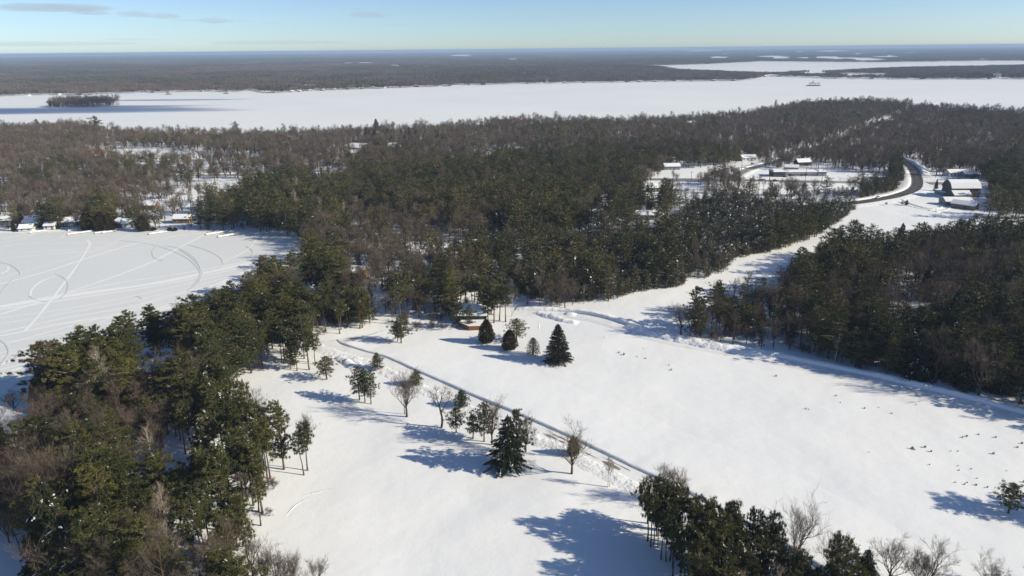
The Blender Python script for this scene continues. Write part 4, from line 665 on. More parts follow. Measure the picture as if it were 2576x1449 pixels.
MARKS = [(1629, 1322, 'by the slim pine at the front corner of the copse'), (1760, 1372, 'in the western third of the copse'), (1860, 1405, 'under the tall bare tree in the copse'), (1960, 1440, 'in the eastern third of the copse'), (2090, 1480, 'at the thin tail end of the copse'),
 (32, 1110, 'beside the white lakefront house'), (90, 1040, 'around the small brown shed'), (140, 1000, 'under the leftmost shore pines'), (232, 985, 'around the tallest shore pine'), (335, 900, 'by the shelved pine on the bay'), (385, 960, 'before the snowy roof in the left wood'), (450, 880, 'behind the snowy roof in the left wood'), (530, 815, 'by the bare trees on the bay shore'), (600, 900, 'halfway between the bay and the field edge'),
 (672, 745, 'at the point of the bay'), (742, 745, 'behind the broad dark pine at the bay point'), (790, 760, 'around the cabin at the bay corner'), (720, 930, 'along the field edge west of the sparse lone pine'), (850, 850, 'at the upper end of the driveway'), (900, 800, 'behind the upper end of the driveway'), (590, 1000, 'at the snowy pine tip of the left wood'), (640, 1090, 'in the notch behind the left field group'), (760, 1190, 'at the outer rim of the left field group'), (700, 1130, 'inside the left field group'),
 (420, 1190, 'around the small clearing of the left wood'), (520, 1120, 'just above the small clearing of the left wood'), (300, 1080, 'in the brushy hollow of the left wood'), (150, 1200, 'between the lakefront house and the wide bare trees'), (100, 1330, 'by the wide sweeping bare trees'), (240, 1420, 'by the two tall dark spruces'), (430, 1400, 'by the pale leaning trunk'), (560, 1300, 'in the snowy pine group below the clearing'), (650, 1400, 'at the lower rim of the left wood'), (560, 1449, 'along the bottom edge of the left wood'),
 (1010, 830, 'behind the round crowned twin pine'), (1100, 830, 'west of the brown deck'), (1186, 780, 'behind the black fronted house'), (1270, 790, 'east of the black fronted house'), (1380, 780, 'where the farm lane meets the woods'), (1120, 700, 'deep behind the black fronted house'), (960, 720, 'around the tan cabin'), (1180, 640, 'by the snowy opening in the central woods'), (1550, 745, 'along the southern rim of the jack pines'), (1700, 715, 'at the first bay of the jack pine rim'), (1860, 650, 'at the second bay of the jack pine rim'), (2080, 580, 'at the pointed eastern tip of the jack pines'),
 (1700, 855, 'at the corner of the right wood'), (1780, 860, 'above the lumpy snow piles'), (1900, 885, 'where the snow piles end by the right wood'), (1950, 760, 'at the western brow of the right wood'), (2098, 920, 'by the pale leaning birch'), (2000, 860, 'some way in behind the leaning birch'), (2200, 950, 'along the middle of the right wood rim'), (2350, 985, 'along the shaded eastern part of the wood rim'), (2480, 1015, 'at the far right end of the wood rim'), (2300, 880, 'by the snowy gap inside the right wood'), (2450, 900, 'in the dark heart of the right wood'), (2200, 780, 'in the middle of the right wood'), (2000, 680, 'on the northern rim of the right wood'),
 (1650, 560, 'south of the yellow house'), (1500, 500, 'south of the western highway'), (2230, 470, 'on the knoll inside the road bend'), (2520, 520, 'east of the barn'), (250, 575, 'among the shore cottages of the bay'), (500, 575, 'by the open yard on the bay'), (700, 580, 'in the pine row at the bay corner')]
MARK_XY = np.array([P(m_[0], m_[1]) for m_ in MARKS])
def region(x, y): return MARKS[int(np.argmin(np.hypot(MARK_XY[:, 0] - x, MARK_XY[:, 1] - y)))][2]
DESC = {'wpine': 'shaggy pine', 'rpine': 'high crowned pine', 'jpine': 'snow flecked pine', 'spruce': 'pointed spruce', 'dspruce': 'dense spruce', 'cedar': 'brown cedar', 'bare': 'spreading bare tree', 'tallbare': 'slender bare tree', 'birch': 'pale birch'}
for i in np.where(indiv)[0]:
    x, y, k, v, h, a, wn = T[i]; tm, cm = near[k, v]; s = h / HP[k]
    e = link(NAME[k], None, None, (x, y, float(Zg[i]) - .05), a, (s * rng.uniform(.9, 1.12), s * rng.uniform(.9, 1.12), s))
    e.rotation_euler = (rng.normal(0, .02), rng.normal(0, .02), a)
    if k == 'rpine' and wn in ('copse', 'near_left'): e.scale = (s * (.78 if wn == 'copse' else .86), s * (.78 if wn == 'copse' else .86), s * 1.04)
    link('trunk', tm, e); link('crown', cm, e)
    rg = region(x, y); q_ = h / HP[k]; tl = 'very tall' if q_ > 1.2 else ('tall' if q_ > 1.0 else ('middling' if q_ > .85 else 'low'))
    lab = '%s %s %s' % (tl, DESC[k], rg); tag(e, lab, NAME[k].replace('_', ' '), DESC[k] + 's, ' + tl + ', ' + rg)

def gn_forest(name, rows, label, cat, coll, kind='stuff'):
    """rows: x, y, z, index, rotation, scale: one object whose points carry trees"""
    A = np.array(rows, float); me = bpy.data.meshes.new(name); me.vertices.add(len(A)); me.vertices.foreach_set('co', A[:, :3].astype(np.float32).ravel())
    at = me.attributes.new('pick', 'INT', 'POINT'); at.data.foreach_set('value', A[:, 3].astype(np.int32))
    at = me.attributes.new('turn', 'FLOAT', 'POINT'); at.data.foreach_set('value', A[:, 4].astype(np.float32))
    at = me.attributes.new('size', 'FLOAT', 'POINT'); at.data.foreach_set('value', A[:, 5].astype(np.float32)); me.update()
    o = link(name, me); tag(o, label, cat, kind=kind)
    ng = bpy.data.node_groups.new(name, 'GeometryNodeTree'); ng.interface.new_socket('Geometry', in_out='INPUT', socket_type='NodeSocketGeometry'); ng.interface.new_socket('Geometry', in_out='OUTPUT', socket_type='NodeSocketGeometry')
    N = ng.nodes; gi = N.new('NodeGroupInput'); go = N.new('NodeGroupOutput'); ip = N.new('GeometryNodeInstanceOnPoints'); ci = N.new('GeometryNodeCollectionInfo')
    ci.inputs['Collection'].default_value = coll; ci.inputs['Separate Children'].default_value = True; ci.inputs['Reset Children'].default_value = True; ip.inputs['Pick Instance'].default_value = True
    def attr(n_, t_): q = N.new('GeometryNodeInputNamedAttribute'); q.data_type = t_; q.inputs['Name'].default_value = n_; return q.outputs['Attribute']
    cx = N.new('ShaderNodeCombineXYZ'); er = N.new('FunctionNodeEulerToRotation'); ng.links.new(attr('turn', 'FLOAT'), cx.inputs[2]); ng.links.new(cx.outputs[0], er.inputs[0])
    ng.links.new(gi.outputs[0], ip.inputs['Points']); ng.links.new(ci.outputs[0], ip.inputs['Instance']); ng.links.new(attr('pick', 'INT'), ip.inputs['Instance Index']); ng.links.new(er.outputs[0], ip.inputs['Rotation']); ng.links.new(attr('size', 'FLOAT'), ip.inputs['Scale']); ng.links.new(ip.outputs[0], go.inputs[0])
    md = o.modifiers.new('woods', 'NODES'); md.node_group = ng; return o
LAB = {'pine_tree': ('pine_forest', 'mass of dark pines filling the woods'), 'bare_tree': ('bare_forest', 'mass of leafless brown trees filling the woods'), 'spruce_tree': ('spruce_forest', 'further dark spruces within the woods'), 'cedar_tree': ('cedar_forest', 'further brown cedars within the woods'), 'birch_tree': ('birch_forest', 'further pale birches within the woods')}
rest = np.where(~indiv)[0]
for n_ in LAB:
    rows = []
    for i in rest:
        if nm[i] != n_: continue
        x, y, k, v, h, a, wn = T[i]; d = math.hypot(x, y); rows.append((x, y, Zg[i] - .05, order[k, v, near_lod(d)], a, h / HP[k]))
    if rows: gn_forest(LAB[n_][0], rows, LAB[n_][1], 'forest', protos)
bz_ = gz([b[0] for b in brush], [b[1] for b in brush])
gn_forest('undergrowth', [(b[0], b[1], bz_[i] - .05, order['brush', b[3], 0 if math.hypot(b[0], b[1]) < 300 else 1], b[5], b[4] / 3) for i, b in enumerate(brush)], 'leafless brush and saplings under the trees', 'undergrowth', protos)
print('tris', sum(len(m_.polygons) * (1 if len(m_.polygons) and m_.polygons[0].loop_total == 3 else 2) for m_ in bpy.data.meshes)); print('trees', len(T), 'single', indiv.sum(), 'brush', len(brush))

# ------------------------------------------------------------------ the far land beyond the lakes
def far_tile(size_, n, seed, pine, hmin, hmax, wid, per):
    r = np.random.default_rng(seed); V = []; F = []; mi = []; k = 0
    for i in range(n):
        x, y = r.uniform(-size_ / 2, size_ / 2, 2); h = r.uniform(hmin, hmax); pn = r.uniform() < pine; m = per
        t = r.uniform(.25 if pn else .35, 1, m); a = r.uniform(0, 6.28, m); rr = wid * (1.05 - t if pn else np.sqrt(np.clip(1 - (t - .55) ** 2 * 3.5, .05, 1))) * r.uniform(.3, 1, m)
        p = np.stack([x + np.cos(a) * rr, y + np.sin(a) * rr, t * h * .9], 1); d = np.stack([np.cos(a) * .6, np.sin(a) * .6, np.full(m, .9)], 1) + r.normal(0, .4, (m, 3))
        v, f = spikes(p, d, r.uniform(.8, 1.5, m) * wid * .75, r.uniform(.35, .6, m) * wid * (1.0 if pn else .62), r); V.append(v); F.append(f + k); mi.append(np.full(len(f), 1 if pn else 0)); k += len(v)
    return mesh_from('far_tile', np.vstack(V), np.vstack(F), [M['twig'], M['needle_w']], np.concatenate(mi))
tiles = bpy.data.collections.new('far tree stands'); spec = [(32, 20, .05, 10, 15, 3.4, 26), (32, 20, .62, 12, 18, 3.4, 26), (64, 70, .04, 10, 15, 3.8, 14), (64, 70, .7, 12, 19, 3.8, 14), (260, 560, .05, 10, 16, 6.5, 7), (260, 620, .75, 12, 20, 6.5, 7)]
for i, s in enumerate(spec):
    for v in range(2): tiles.objects.link(bpy.data.objects.new('stand_%02d' % (i * 2 + v), far_tile(s[0], s[1], 60 + i * 2 + v, *s[2:])))
FAR_CLEAR = [(1148, 140.5, 26, 1.0), (1180, 140, 22, 1.6), (1248, 141, 14, .8), (1290, 149.5, 17, 1.2), (992, 166.5, 22, 1.6), (876, 160, 20, .8), (920, 159, 26, .7), (1805, 145, 32, 2.0), (1940, 143, 60, 1.4), (1970, 148, 34, 1.0), (2020, 147, 22, 1.8), (2080, 144, 40, 1.2), (2130, 148, 90, 1.6), (2190, 152, 52, 1.6), (2230, 143, 40, 1.5), (2250, 139, 26, .9), (2160, 137, 40, .9), (2470, 150, 16, 1.2), (2010, 131, 26, .6), (1640, 142, 14, 1), (1830, 137, 20, .7), (2300, 134, 30, .6), (2100, 129, 60, .5), (1770, 128.5, 60, .5), (2050, 186, 45, 2.5), (2150, 188, 50, 3.2), (2215, 190, 26, 4), (2510, 190, 22, 4), (2070, 161, 60, 2.0), (700, 222, 22, 2.5), (640, 228, 20, 2), (780, 218, 30, 2), (350, 232, 14, 1.5), (1170, 213, 14, 1.5), (1940, 192, 26, 2.6)]
def far_land():
    rows = []
    for lvl, (r0, r1, s) in enumerate(((1300, 4300, 30), (4300, 8600, 60), (8600, 29000, 245))):
        g = np.arange(-r1, r1, s); X_, Y_ = np.meshgrid(g[(g > -r1) & (g < r1)], np.arange(400, r1, s)); X_ = X_.ravel(); Y_ = Y_.ravel(); d = np.hypot(X_, Y_)
        k = (d >= r0) & (d < r1) & (np.abs(np.arctan2(X_, Y_)) < R(41)); X_, Y_ = X_[k], Y_[k]; X_ = X_ + rng.uniform(-.35, .35, len(X_)) * s; Y_ = Y_ + rng.uniform(-.35, .35, len(Y_)) * s
        mg = s * .5 if lvl == 0 else s * .6
        k = ~inside(BIG, X_, Y_) & ~inside(SECOND, X_, Y_); X_, Y_ = X_[k], Y_[k]
        k = (dist_to(BIG, X_, Y_) > mg) & (dist_to(SECOND, X_, Y_) > mg); X_, Y_ = X_[k], Y_[k]
        for w_ in WOODS[:3]: k = ~inside(w_[1], X_, Y_); X_, Y_ = X_[k], Y_[k]
        k = (Y_ > 2050) | ((X_ < 0) & (Y_ > 2050)) ; X_, Y_ = X_[k], Y_[k]
        u, v = pix(X_, Y_, 4.0); keep = (u > -250) & (u < 2850)
        for x, y, a, b in FAR_CLEAR:
            keep &= ~(((u - x) / a) ** 2 + ((v - y) / (b + 1.8)) ** 2 < .75 + .5 * vnoise(u / 9, v / 1.5, 77))
        X_, Y_, u, v = X_[keep], Y_[keep], u[keep], v[keep]
        pine = vnoise(X_ / 700, Y_ / 900, 91) * .6 + vnoise(X_ / 190, Y_ / 260, 92) * .4 + rng.normal(0, .04, len(X_)); sc = .9 + .25 * vnoise(X_ / 400, Y_ / 400, 93)
        for i in range(len(X_)):
            rows.append((X_[i], Y_[i], .2, (lvl * 2 + (1 if pine[i] > .53 else 0)) * 2 + int(rng.integers(0, 2)), rng.uniform(0, 6.28), sc[i]))
    gn_forest('far_forest', rows, 'endless brown and blue grey forest stretching to the horizon', 'forest', tiles); print('far stands', len(rows))
far_land()

# ------------------------------------------------------------------ buildings
HM = {'white': mat('white_siding', (.72, .71, .68), .6, bump=[(3, .2, .02)]), 'tan': mat('tan_boards', (.24, .17, .11), .8, noise=((.17, .12, .08), 1.5, .4, .7)), 'dark': mat('dark_boards', (.055, .045, .040), .8, noise=((.09, .075, .06), 1.2, .4, .7)), 'black': mat('black_boards', (.022, .022, .025), .6),
      'grey': mat('grey_siding', (.26, .26, .27), .7), 'blue': mat('blue_grey_siding', (.13, .165, .20), .7), 'red': mat('red_paint', (.34, .035, .03), .6), 'brick': mat('brick_wall', (.22, .085, .055), .85, noise=((.15, .065, .05), 4, .4, .7)), 'yellow': mat('yellow_siding', (.62, .43, .13), .6),
      'barn': mat('weathered_barn_boards', (.105, .075, .058), .85, noise=((.17, .13, .10), .6, .4, .7), bump=[(5, .4, .05)])}
M['roofing'] = mat('dark_shingles', (.06, .055, .055), .9); M['glass'] = mat('window_glass', (.03, .035, .045), .15, spec=.6); M['trim'] = mat('white_trim', (.70, .70, .68), .5); M['fascia'] = mat('dark_fascia', (.05, .045, .045), .7)
M['chim'] = mat('chimney_brick', (.20, .10, .075), .9); M['door'] = mat('door_paint', (.12, .08, .06), .5); M['deckwood'] = mat('cedar_deck_boards', (.27, .115, .060), .7, noise=((.19, .085, .05), 2.5, .4, .7)); M['roofsnow'] = mat('roof_snow', (.85, .86, .88), .7, bump=[(.5, .3, .15)])
def window(par, x, y, z, w_, h_, face):
    """face: 0 front (-y), 1 right (+x), 2 back, 3 left"""
    m = MB(); g = MB(); d = .05
    if face in (0, 2):
        s_ = -1 if face == 0 else 1; y0, y1 = sorted((y, y + s_ * d)); m.box(x - w_ / 2 - .08, x + w_ / 2 + .08, y0, y1, z - h_ / 2 - .08, z + h_ / 2 + .08); y0, y1 = sorted((y + s_ * d, y + s_ * (d + .02))); g.box(x - w_ / 2, x + w_ / 2, y0, y1, z - h_ / 2, z + h_ / 2)
    else:
        s_ = 1 if face == 1 else -1; x0, x1 = sorted((x, x + s_ * d)); m.box(x0, x1, y - w_ / 2 - .08, y + w_ / 2 + .08, z - h_ / 2 - .08, z + h_ / 2 + .08); x0, x1 = sorted((x + s_ * d, x + s_ * (d + .02))); g.box(x0, x1, y - w_ / 2, y + w_ / 2, z - h_ / 2, z + h_ / 2)
    f = link('window', m.mesh('window', M['trim']), par); link('pane', g.mesh('pane', M['glass']), f)
def gable(par, L, W, hw, rise, wallm, snow=.35, over=.5, hip=0.0, roofm='roofing', lumpy=True):
    """walls with two gable ends (or hips), a roof slab and the snow lying on it; the ridge runs along x"""
    a, b = L / 2, W / 2; m = MB(); m.box(-a, a, -b, b, 0, hw)
    if not hip:
        for sx in (-a, a): m.prism([(sx - .05, -b, hw), (sx - .05, b, hw), (sx - .05, 0, hw + rise - .02)], [(sx + .05, -b, hw), (sx + .05, b, hw), (sx + .05, 0, hw + rise - .02)])
    link('wall', m.mesh('wall', wallm), par)
    def slab(z0, th, ov, mm, nm, parent):
        k = rise / b; A, B = a + ov, b + ov; e = hw - ov * k + z0; r_ = hw + rise + z0; hx = A - hip; q = MB()
        top = [(-A, -B, e + th), (A, -B, e + th), (hx, 0, r_ + th), (-hx, 0, r_ + th), (-A, B, e + th), (A, B, e + th)]; bot = [(x, y, z - th) for x, y, z in top]; n = len(q.v); q.v += top + bot
        f = [(0, 1, 2, 3), (5, 4, 3, 2), (0, 6, 7, 1), (5, 11, 10, 4), (6, 9, 8, 7), (11, 8, 9, 10)]
        q.f += [tuple(n + i for i in t) for t in f]; q.f += [(n, n + 3, n + 9, n + 6), (n + 3, n + 4, n + 10, n + 9), (n + 1, n + 7, n + 8, n + 2), (n + 2, n + 8, n + 11, n + 5)]
        if hip: q.f += [(n, n + 3, n + 4, n + 4), (n + 1, n + 5, n + 2, n + 2)]
        me = q.mesh(nm, mm); o = link(nm, me, parent)
        return o
    rf = slab(.02, .18, over, M[roofm], 'roof', par)
    if snow:
        sn = slab(.203, snow, over - .12, M['roofsnow'], 'roof_snow', rf); bv = sn.modifiers.new('soft', 'BEVEL'); bv.width = snow * .35; bv.segments = 2
    return rf
def house(i, row):
    nm_, px, py, turn, L, W, hw, rise, ck, lab, cat = row; X, Y = P(px, py); e = link(nm_, None, None, (X, Y, float(gz(X, Y)) + .1), R(turn)); tag(e, lab, cat)
    d = math.hypot(X, Y); rf = gable(e, L, W, hw, rise, HM[ck], snow=(.5 if d < 320 else .45) if ck != 'red' else 0, hip=(W * .45 if i in (3, 11, 17) else 0), roofm='roofing' if ck != 'red' else 'roofing')
    if ck == 'red': rf.data.materials.clear(); rf.data.materials.append(HM['red'])
    n = max(2, int(L / 3.4)); off = -L / 2
    if d < 1300:
        for k in range(n):
            x = -L / 2 + L * (k + .5) / n
            if k == n // 2 and hw > 2.3: q = MB(); q.box(x - .5, x + .5, -W / 2 - .06, -W / 2, .1, 2.15); link('door', q.mesh('door', M['door']), e); continue
            window(e, x, -W / 2, hw * .55, 1.1, min(1.2, hw * .4), 0)
        for s_ in (1, 3):
            window(e, (L / 2 + .05) * (1 if s_ == 1 else -1), -W * .2, hw * .55, 1.0, min(1.2, hw * .4), s_)
            if rise > 2 and d < 330: window(e, (L / 2 + .05) * (1 if s_ == 1 else -1), W * .05, hw + rise * .3, .9, .8, s_)
        if L > 11 and nm_ in ('house', 'cottage', 'farmhouse'):
            q = MB(); q.box(L * .18, L * .18 + .8, W * .08, W * .08 + .7, hw + rise * .6, hw + rise + .9); c = link('chimney', q.mesh('chimney', M['chim']), rf)
    return e
for i, row in enumerate(HOUSES): house(i, row)
# porch of the long blue grey cottage is part of it; deck of the black fronted house
X, Y = P(1186, 828); e = link('deck', None, None, (X, Y, float(gz(X, Y))), R(2)); tag(e, 'angular cedar brown deck with snow on it in front of the black fronted house', 'deck')
out = [(-5.2, 2.0), (-1.0, -3.2), (6.2, -3.0), (6.2, 5.0), (-5.2, 5.0)]; m = MB(); m.prism([(x, y, .9) for x, y in out], [(x, y, 1.1) for x, y in out]); link('platform', m.mesh('platform', M['deckwood']), e)
m = MB(); m.prism([(x * .96, y * .96, 1.11) for x, y in out], [(x * .95, y * .95, 1.75) for x, y in out]); link('deck_snow', m.mesh('deck_snow', M['roofsnow']), e)
for k in range(3):
    (x0, y0), (x1, y1) = out[k], out[k + 1]; n = int(math.hypot(x1 - x0, y1 - y0) / .75); a = math.atan2(y1 - y0, x1 - x0)
    for j in range(n):
        u = (j + .5) / n; m = MB(); hl = math.hypot(x1 - x0, y1 - y0) / n / 2 - .02; m.box(-hl, hl, -.04, .04, 0, 1.95 + .02 * (j % 2)); o = link('panel', m.mesh('panel', M['deckwood']), e, (x0 + (x1 - x0) * u, y0 + (y1 - y0) * u, .0), a)
    m = MB(); hl = math.hypot(x1 - x0, y1 - y0) / 2; m.box(-hl, hl, -.1, .1, 0, .14); link('rail', m.mesh('rail', M['roofsnow']), e, ((x0 + x1) / 2, (y0 + y1) / 2, 1.98), a)

# the long motel
e = link('motel', None, None, (MOTEL[0], MOTEL[1], float(gz(*MOTEL)) + .1), R(-1), s=(.64, .8, 1.05)); tag(e, 'long low motel with flat snowy roof and a row of doors', 'motel')
m = MB(); m.box(-20, 26, -4, 5, 0, 3.2); link('wall', m.mesh('wall', HM['white']), e); m = MB(); m.box(-36, -19.9, -8, 7, 0, 3.6); link('office', m.mesh('office', HM['black']), e); m = MB(); m.box(26.1, 38, -6, 6, 0, 3.2); link('end_wing', m.mesh('end_wing', HM['grey']), e)
m = MB(); m.box(-20, 26, -6.2, 5.6, 3.25, 3.6); rf = link('roof', m.mesh('roof', M['fascia']), e)
m = MB(); m.box(-37, -18.6, -9, 8, 3.65, 4.1); r2 = link('roof', m.mesh('roof', M['fascia']), e); m = MB(); m.box(26.2, 39, -7, 7, 3.25, 3.65); r3 = link('roof', m.mesh('roof', M['fascia']), e)
for r_, (x0, x1, y0, y1, z0) in ((rf, (-18.4, 26, -6.0, 5.4, 3.61)), (r2, (-36.7, -18.9, -8.7, 7.7, 4.11)), (r3, (26.4, 38.7, -6.7, 6.7, 3.66))):
    q = MB(); q.prism([(x0, y0, z0), (x1, y0, z0), (x1, y1, z0), (x0, y1, z0)], [(x0 + 2, y0 + 2.5, z0 + 1.1), (x1 - 2, y0 + 2.5, z0 + 1.1), (x1 - 2, y1 - 2.5, z0 + 1.1), (x0 + 2, y1 - 2.5, z0 + 1.1)]); link('roof_snow', q.mesh('roof_snow', M['roofsnow']), r_)
for k in range(11):
    x = -17.5 + k * 4.1
    q = MB(); q.box(x - .5, x + .5, -4.08, -4.0, .1, 2.2); link('door', q.mesh('door', M['door']), e); window(e, x + 1.9, -4, 1.5, 1.5, 1.2, 0)
    if k % 2 == 0: q = MB(); q.box(x - .1, x + .1, -6.0, -5.8, 0, 3.25); link('post', q.mesh('post', M['trim']), e)
for k in range(4): window(e, -34 + k * 4, -8, 1.9, 2.6, 1.6, 0)
# the barn with its lean-to
e = link('barn', None, None, (BARN[0], BARN[1] + 6, float(gz(*BARN)) - .1), R(-3)); tag(e, 'big weathered brown barn with steep snow covered roof', 'barn')
a, b = 10.5, 7; prof = [(-b, 0), (-b, 7.2), (-b * .62, 10.4), (0, 12.2), (b * .62, 10.4), (b, 7.2), (b, 0)]
m = MB(); m.prism([(-a, y, z) for y, z in prof], [(a, y, z) for y, z in prof]); link('wall', m.mesh('wall', HM['barn']), e)
def rib(z_, th, ov, mm, nm2, par):
    pr = [(-b - ov, 6.9 - ov * .5), (-b * .62, 10.4), (0, 12.2), (b * .62, 10.4), (b + ov, 6.9 - ov * .5)]; q = MB()
    for (y0, z0), (y1, z1) in zip(pr[:-1], pr[1:]): q.prism([(-a - ov, y0, z0 + z_), (-a - ov, y1, z1 + z_), (-a - ov, y1, z1 + z_ + th), (-a - ov, y0, z0 + z_ + th)], [(a + ov, y0, z0 + z_), (a + ov, y1, z1 + z_), (a + ov, y1, z1 + z_ + th), (a + ov, y0, z0 + z_ + th)])
    return link(nm2, q.mesh(nm2, mm), par)
rf = rib(.05, .15, .5, M['roofing'], 'roof', e); rib(.22, .35, .4, M['roofsnow'], 'roof_snow', rf)
q = MB(); q.prism([(-a, -b - 5, 0), (1.5, -b - 5, 0), (1.5, -b - .02, 0), (-a, -b - .02, 0)], [(-a, -b - 5, 2.8), (1.5, -b - 5, 2.8), (1.5, -b - .02, 5.3), (-a, -b - .02, 5.3)]); ln = link('lean_to', q.mesh('lean_to', HM['barn']), e)
q = MB(); q.prism([(-a - .4, -b - 5.5, 2.7), (2, -b - 5.5, 2.7), (2, -b + .1, 5.5), (-a - .4, -b + .1, 5.5)], [(-a - .4, -b - 5.5, 3.15), (2, -b - 5.5, 3.15), (2, -b + .1, 5.95), (-a - .4, -b + .1, 5.95)]); link('roof_snow', q.mesh('roof_snow', M['roofsnow']), ln)
q = MB(); q.box(4, 7.2, -b - .1, -b, .1, 3.2); link('door', q.mesh('door', HM['dark']), e)
sx_, sy_ = P(2380, 494); e = link('shed', None, None, (sx_, sy_ + 3, float(gz(sx_, sy_))), R(-3)); tag(e, 'low pale shed with flat snowy roof against the barn', 'shed'); m = MB(); m.box(-4.5, 4.5, -6, 6, 0, 2.6); link('wall', m.mesh('wall', HM['grey']), e); m = MB(); m.box(-4.8, 4.8, -6.3, 6.3, 2.62, 3.1); link('roof_snow', m.mesh('roof_snow', M['roofsnow']), e)

# ------------------------------------------------------------------ cars
CP = {k: mat('car_paint_' + k, c, .35, spec=.5) for k, c in (('white', (.62, .62, .62)), ('black', (.025, .025, .03)), ('red', (.30, .03, .03)), ('grey', (.16, .17, .18)), ('blue', (.05, .07, .13)))}
M['tyre'] = mat('tyre_rubber', (.02, .02, .02), .8); M['lamp'] = mat('car_lamp', (.7, .7, .65), .2)
def car(X, Y, z, rot, paint, label, suv=False, snow=False):
    e = link('car', None, None, (X, Y, z + float(gz(X, Y))), rot); tag(e, label, 'car'); h = .18 if suv else 0
    sec = [(-2.2, .45, .75), (-2.1, .35, .95 + h), (-1.2, .32, 1.0 + h), (-.4, .32, 1.02 + h), (.9, .32, 1.0 + h), (2.1, .35, .88 + h), (2.25, .45, .7)]; m = MB()
    for (x0, a0, b0), (x1, a1, b1) in zip(sec[:-1], sec[1:]): m.prism([(x0, -.88, a0), (x0, .88, a0), (x0, .84, b0), (x0, -.84, b0)], [(x1, -.88, a1), (x1, .88, a1), (x1, .84, b1), (x1, -.84, b1)])
    link('body', m.mesh('body', CP[paint]), e)
    zb = 1.0 + h; zt = 1.47 + h * 1.6; rx0 = -1.9 if suv else -1.45; m = MB(); m.prism([(rx0, -.80, zb), (1.05, -.80, zb), (1.05, .80, zb), (rx0, .80, zb)], [(rx0 + .35, -.62, zt), (.35, -.62, zt), (.35, .62, zt), (rx0 + .35, .62, zt)]); link('windows', m.mesh('windows', M['glass']), e)
    m = MB(); m.box(rx0 + .33, .37, -.63, .63, zt + .003, zt + .07 + (.15 if snow else 0)); link('roof', m.mesh('roof', M['roofsnow'] if snow else CP[paint]), e)
    for sx in (-1.35, 1.4):
        for sy in (-1, 1):
            q = MB(); rg = [(sx + .34 * math.cos(t * .5236), .34 + .34 * math.sin(t * .5236)) for t in range(12)]; q.prism([(x, sy * .70, z_) for x, z_ in rg], [(x, sy * .92, z_) for x, z_ in rg]); link('wheel', q.mesh('wheel', M['tyre']), e)
    for sy in (-.6, .6): q = MB(); q.box(2.2, 2.29, sy - .18, sy + .18, .58, .74); link('headlight', q.mesh('headlight', M['lamp']), e)
for px, py, p_, lab, s_ in ((1978, 446.5, 'white', 'snowed over white car leftmost in front of the motel', True), (1985, 444, 'black', 'black car parked by the motel beside the snowed over white car', False), (1993, 444, 'grey', 'grey car parked third in the motel row', False), (2016, 444, 'grey', 'grey car parked left in the eastern motel pair', False), (2024, 444, 'black', 'dark car parked right in the eastern motel pair', False)):
    X, Y = P(px, py); car(X, Y, .1, R(95), p_, lab, suv=p_ == 'black', snow=s_)
def on_line(line, px, off):
    q = smooth(line, 1.0); u = pix(q[:, 0], q[:, 1], 0)[0]; i = int(np.argmin(np.abs(u - px))); t = q[min(i + 2, len(q) - 1)] - q[max(i - 2, 0)]; t = t / np.hypot(*t); return q[i] + np.array([-t[1], t[0]]) * off, math.atan2(t[1], t[0])
p_, a_ = on_line(HWY, 1948, -2.2); car(p_[0], p_[1], .2, a_, 'blue', 'dark blue car driving on the grey highway before the motel', False)
p_, a_ = on_line(HWY, 1918, -2.4); car(p_[0], p_[1], .2, a_, 'white', 'white car on the highway half hidden by pine tops', True)
p_, a_ = on_line(BEND, 2214, 2.0); car(p_[0], p_[1], .85, a_ + math.pi, 'white', 'white car with a reddish front coming round the dark curved road', False)
p_, a_ = on_line(HWY, 1505, 2.4); car(p_[0], p_[1], .2, a_, 'grey', 'grey car parked beside the highway near the pine edge', False)

# ------------------------------------------------------------------ utility poles
M['polewood'] = mat('pole_wood', (.09, .07, .055), .9)
for k, (px, py, lab) in enumerate(((1935, 459, 'utility pole leaning beside the western end of the motel'), (1978, 463, 'tall utility pole on the highway edge before the motel'), (2026, 452, 'utility pole in front of the motel middle'), (2067, 458, 'utility pole by the eastern end of the motel'), (2205, 464, 'utility pole on the highway where the pine knoll starts'), (1545, 458, 'utility pole beside the highway near the round cedar'), (1738, 464, 'utility pole standing at the road loop'), (2378, 472, 'utility pole on the highway north of the barn'), (1865, 430, 'utility pole at the start of the side road'))):
    X, Y = P(px, py); h = 11 + (k % 3); e = link('utility_pole', None, None, (X, Y, 0)); tag(e, lab, 'utility pole', 'utility poles along the highway')
    t = tubes(np.array([[0, 0, 0.]]), np.array([[0, 0, h]]), np.array([.2]), np.array([.13]), 8); link('pole', mesh_from('pole', t[0], t[1], [M['polewood']], smooth_=True), e)
    m = MB(); m.box(-1.2, 1.2, -.08, .08, h - .9, h - .7); link('crossarm', m.mesh('crossarm', M['polewood']), e)
    m = MB()
    for x in (-1.05, 0, 1.05): m.box(x - .06, x + .06, -.06, .06, h - .698, h - .45)
    link('insulator', m.mesh('insulator', M['trim']), e)
X, Y = P(56, 1396); h = 7.0; e = link('dead_trunk', None, None, (X, Y, 0)); e.rotation_euler = (0, R(-4), 0); tag(e, 'bare leaning dead trunk in the shaded snow at the lower left corner', 'dead tree'); t = stem(h, .2, np.random.default_rng(3), .02); v = tubes(t[0][:-1], t[0][1:], t[1][:-1], t[1][1:], 6); link('trunk', mesh_from('trunk', v[0], v[1], [M['bark']], smooth_=True), e)

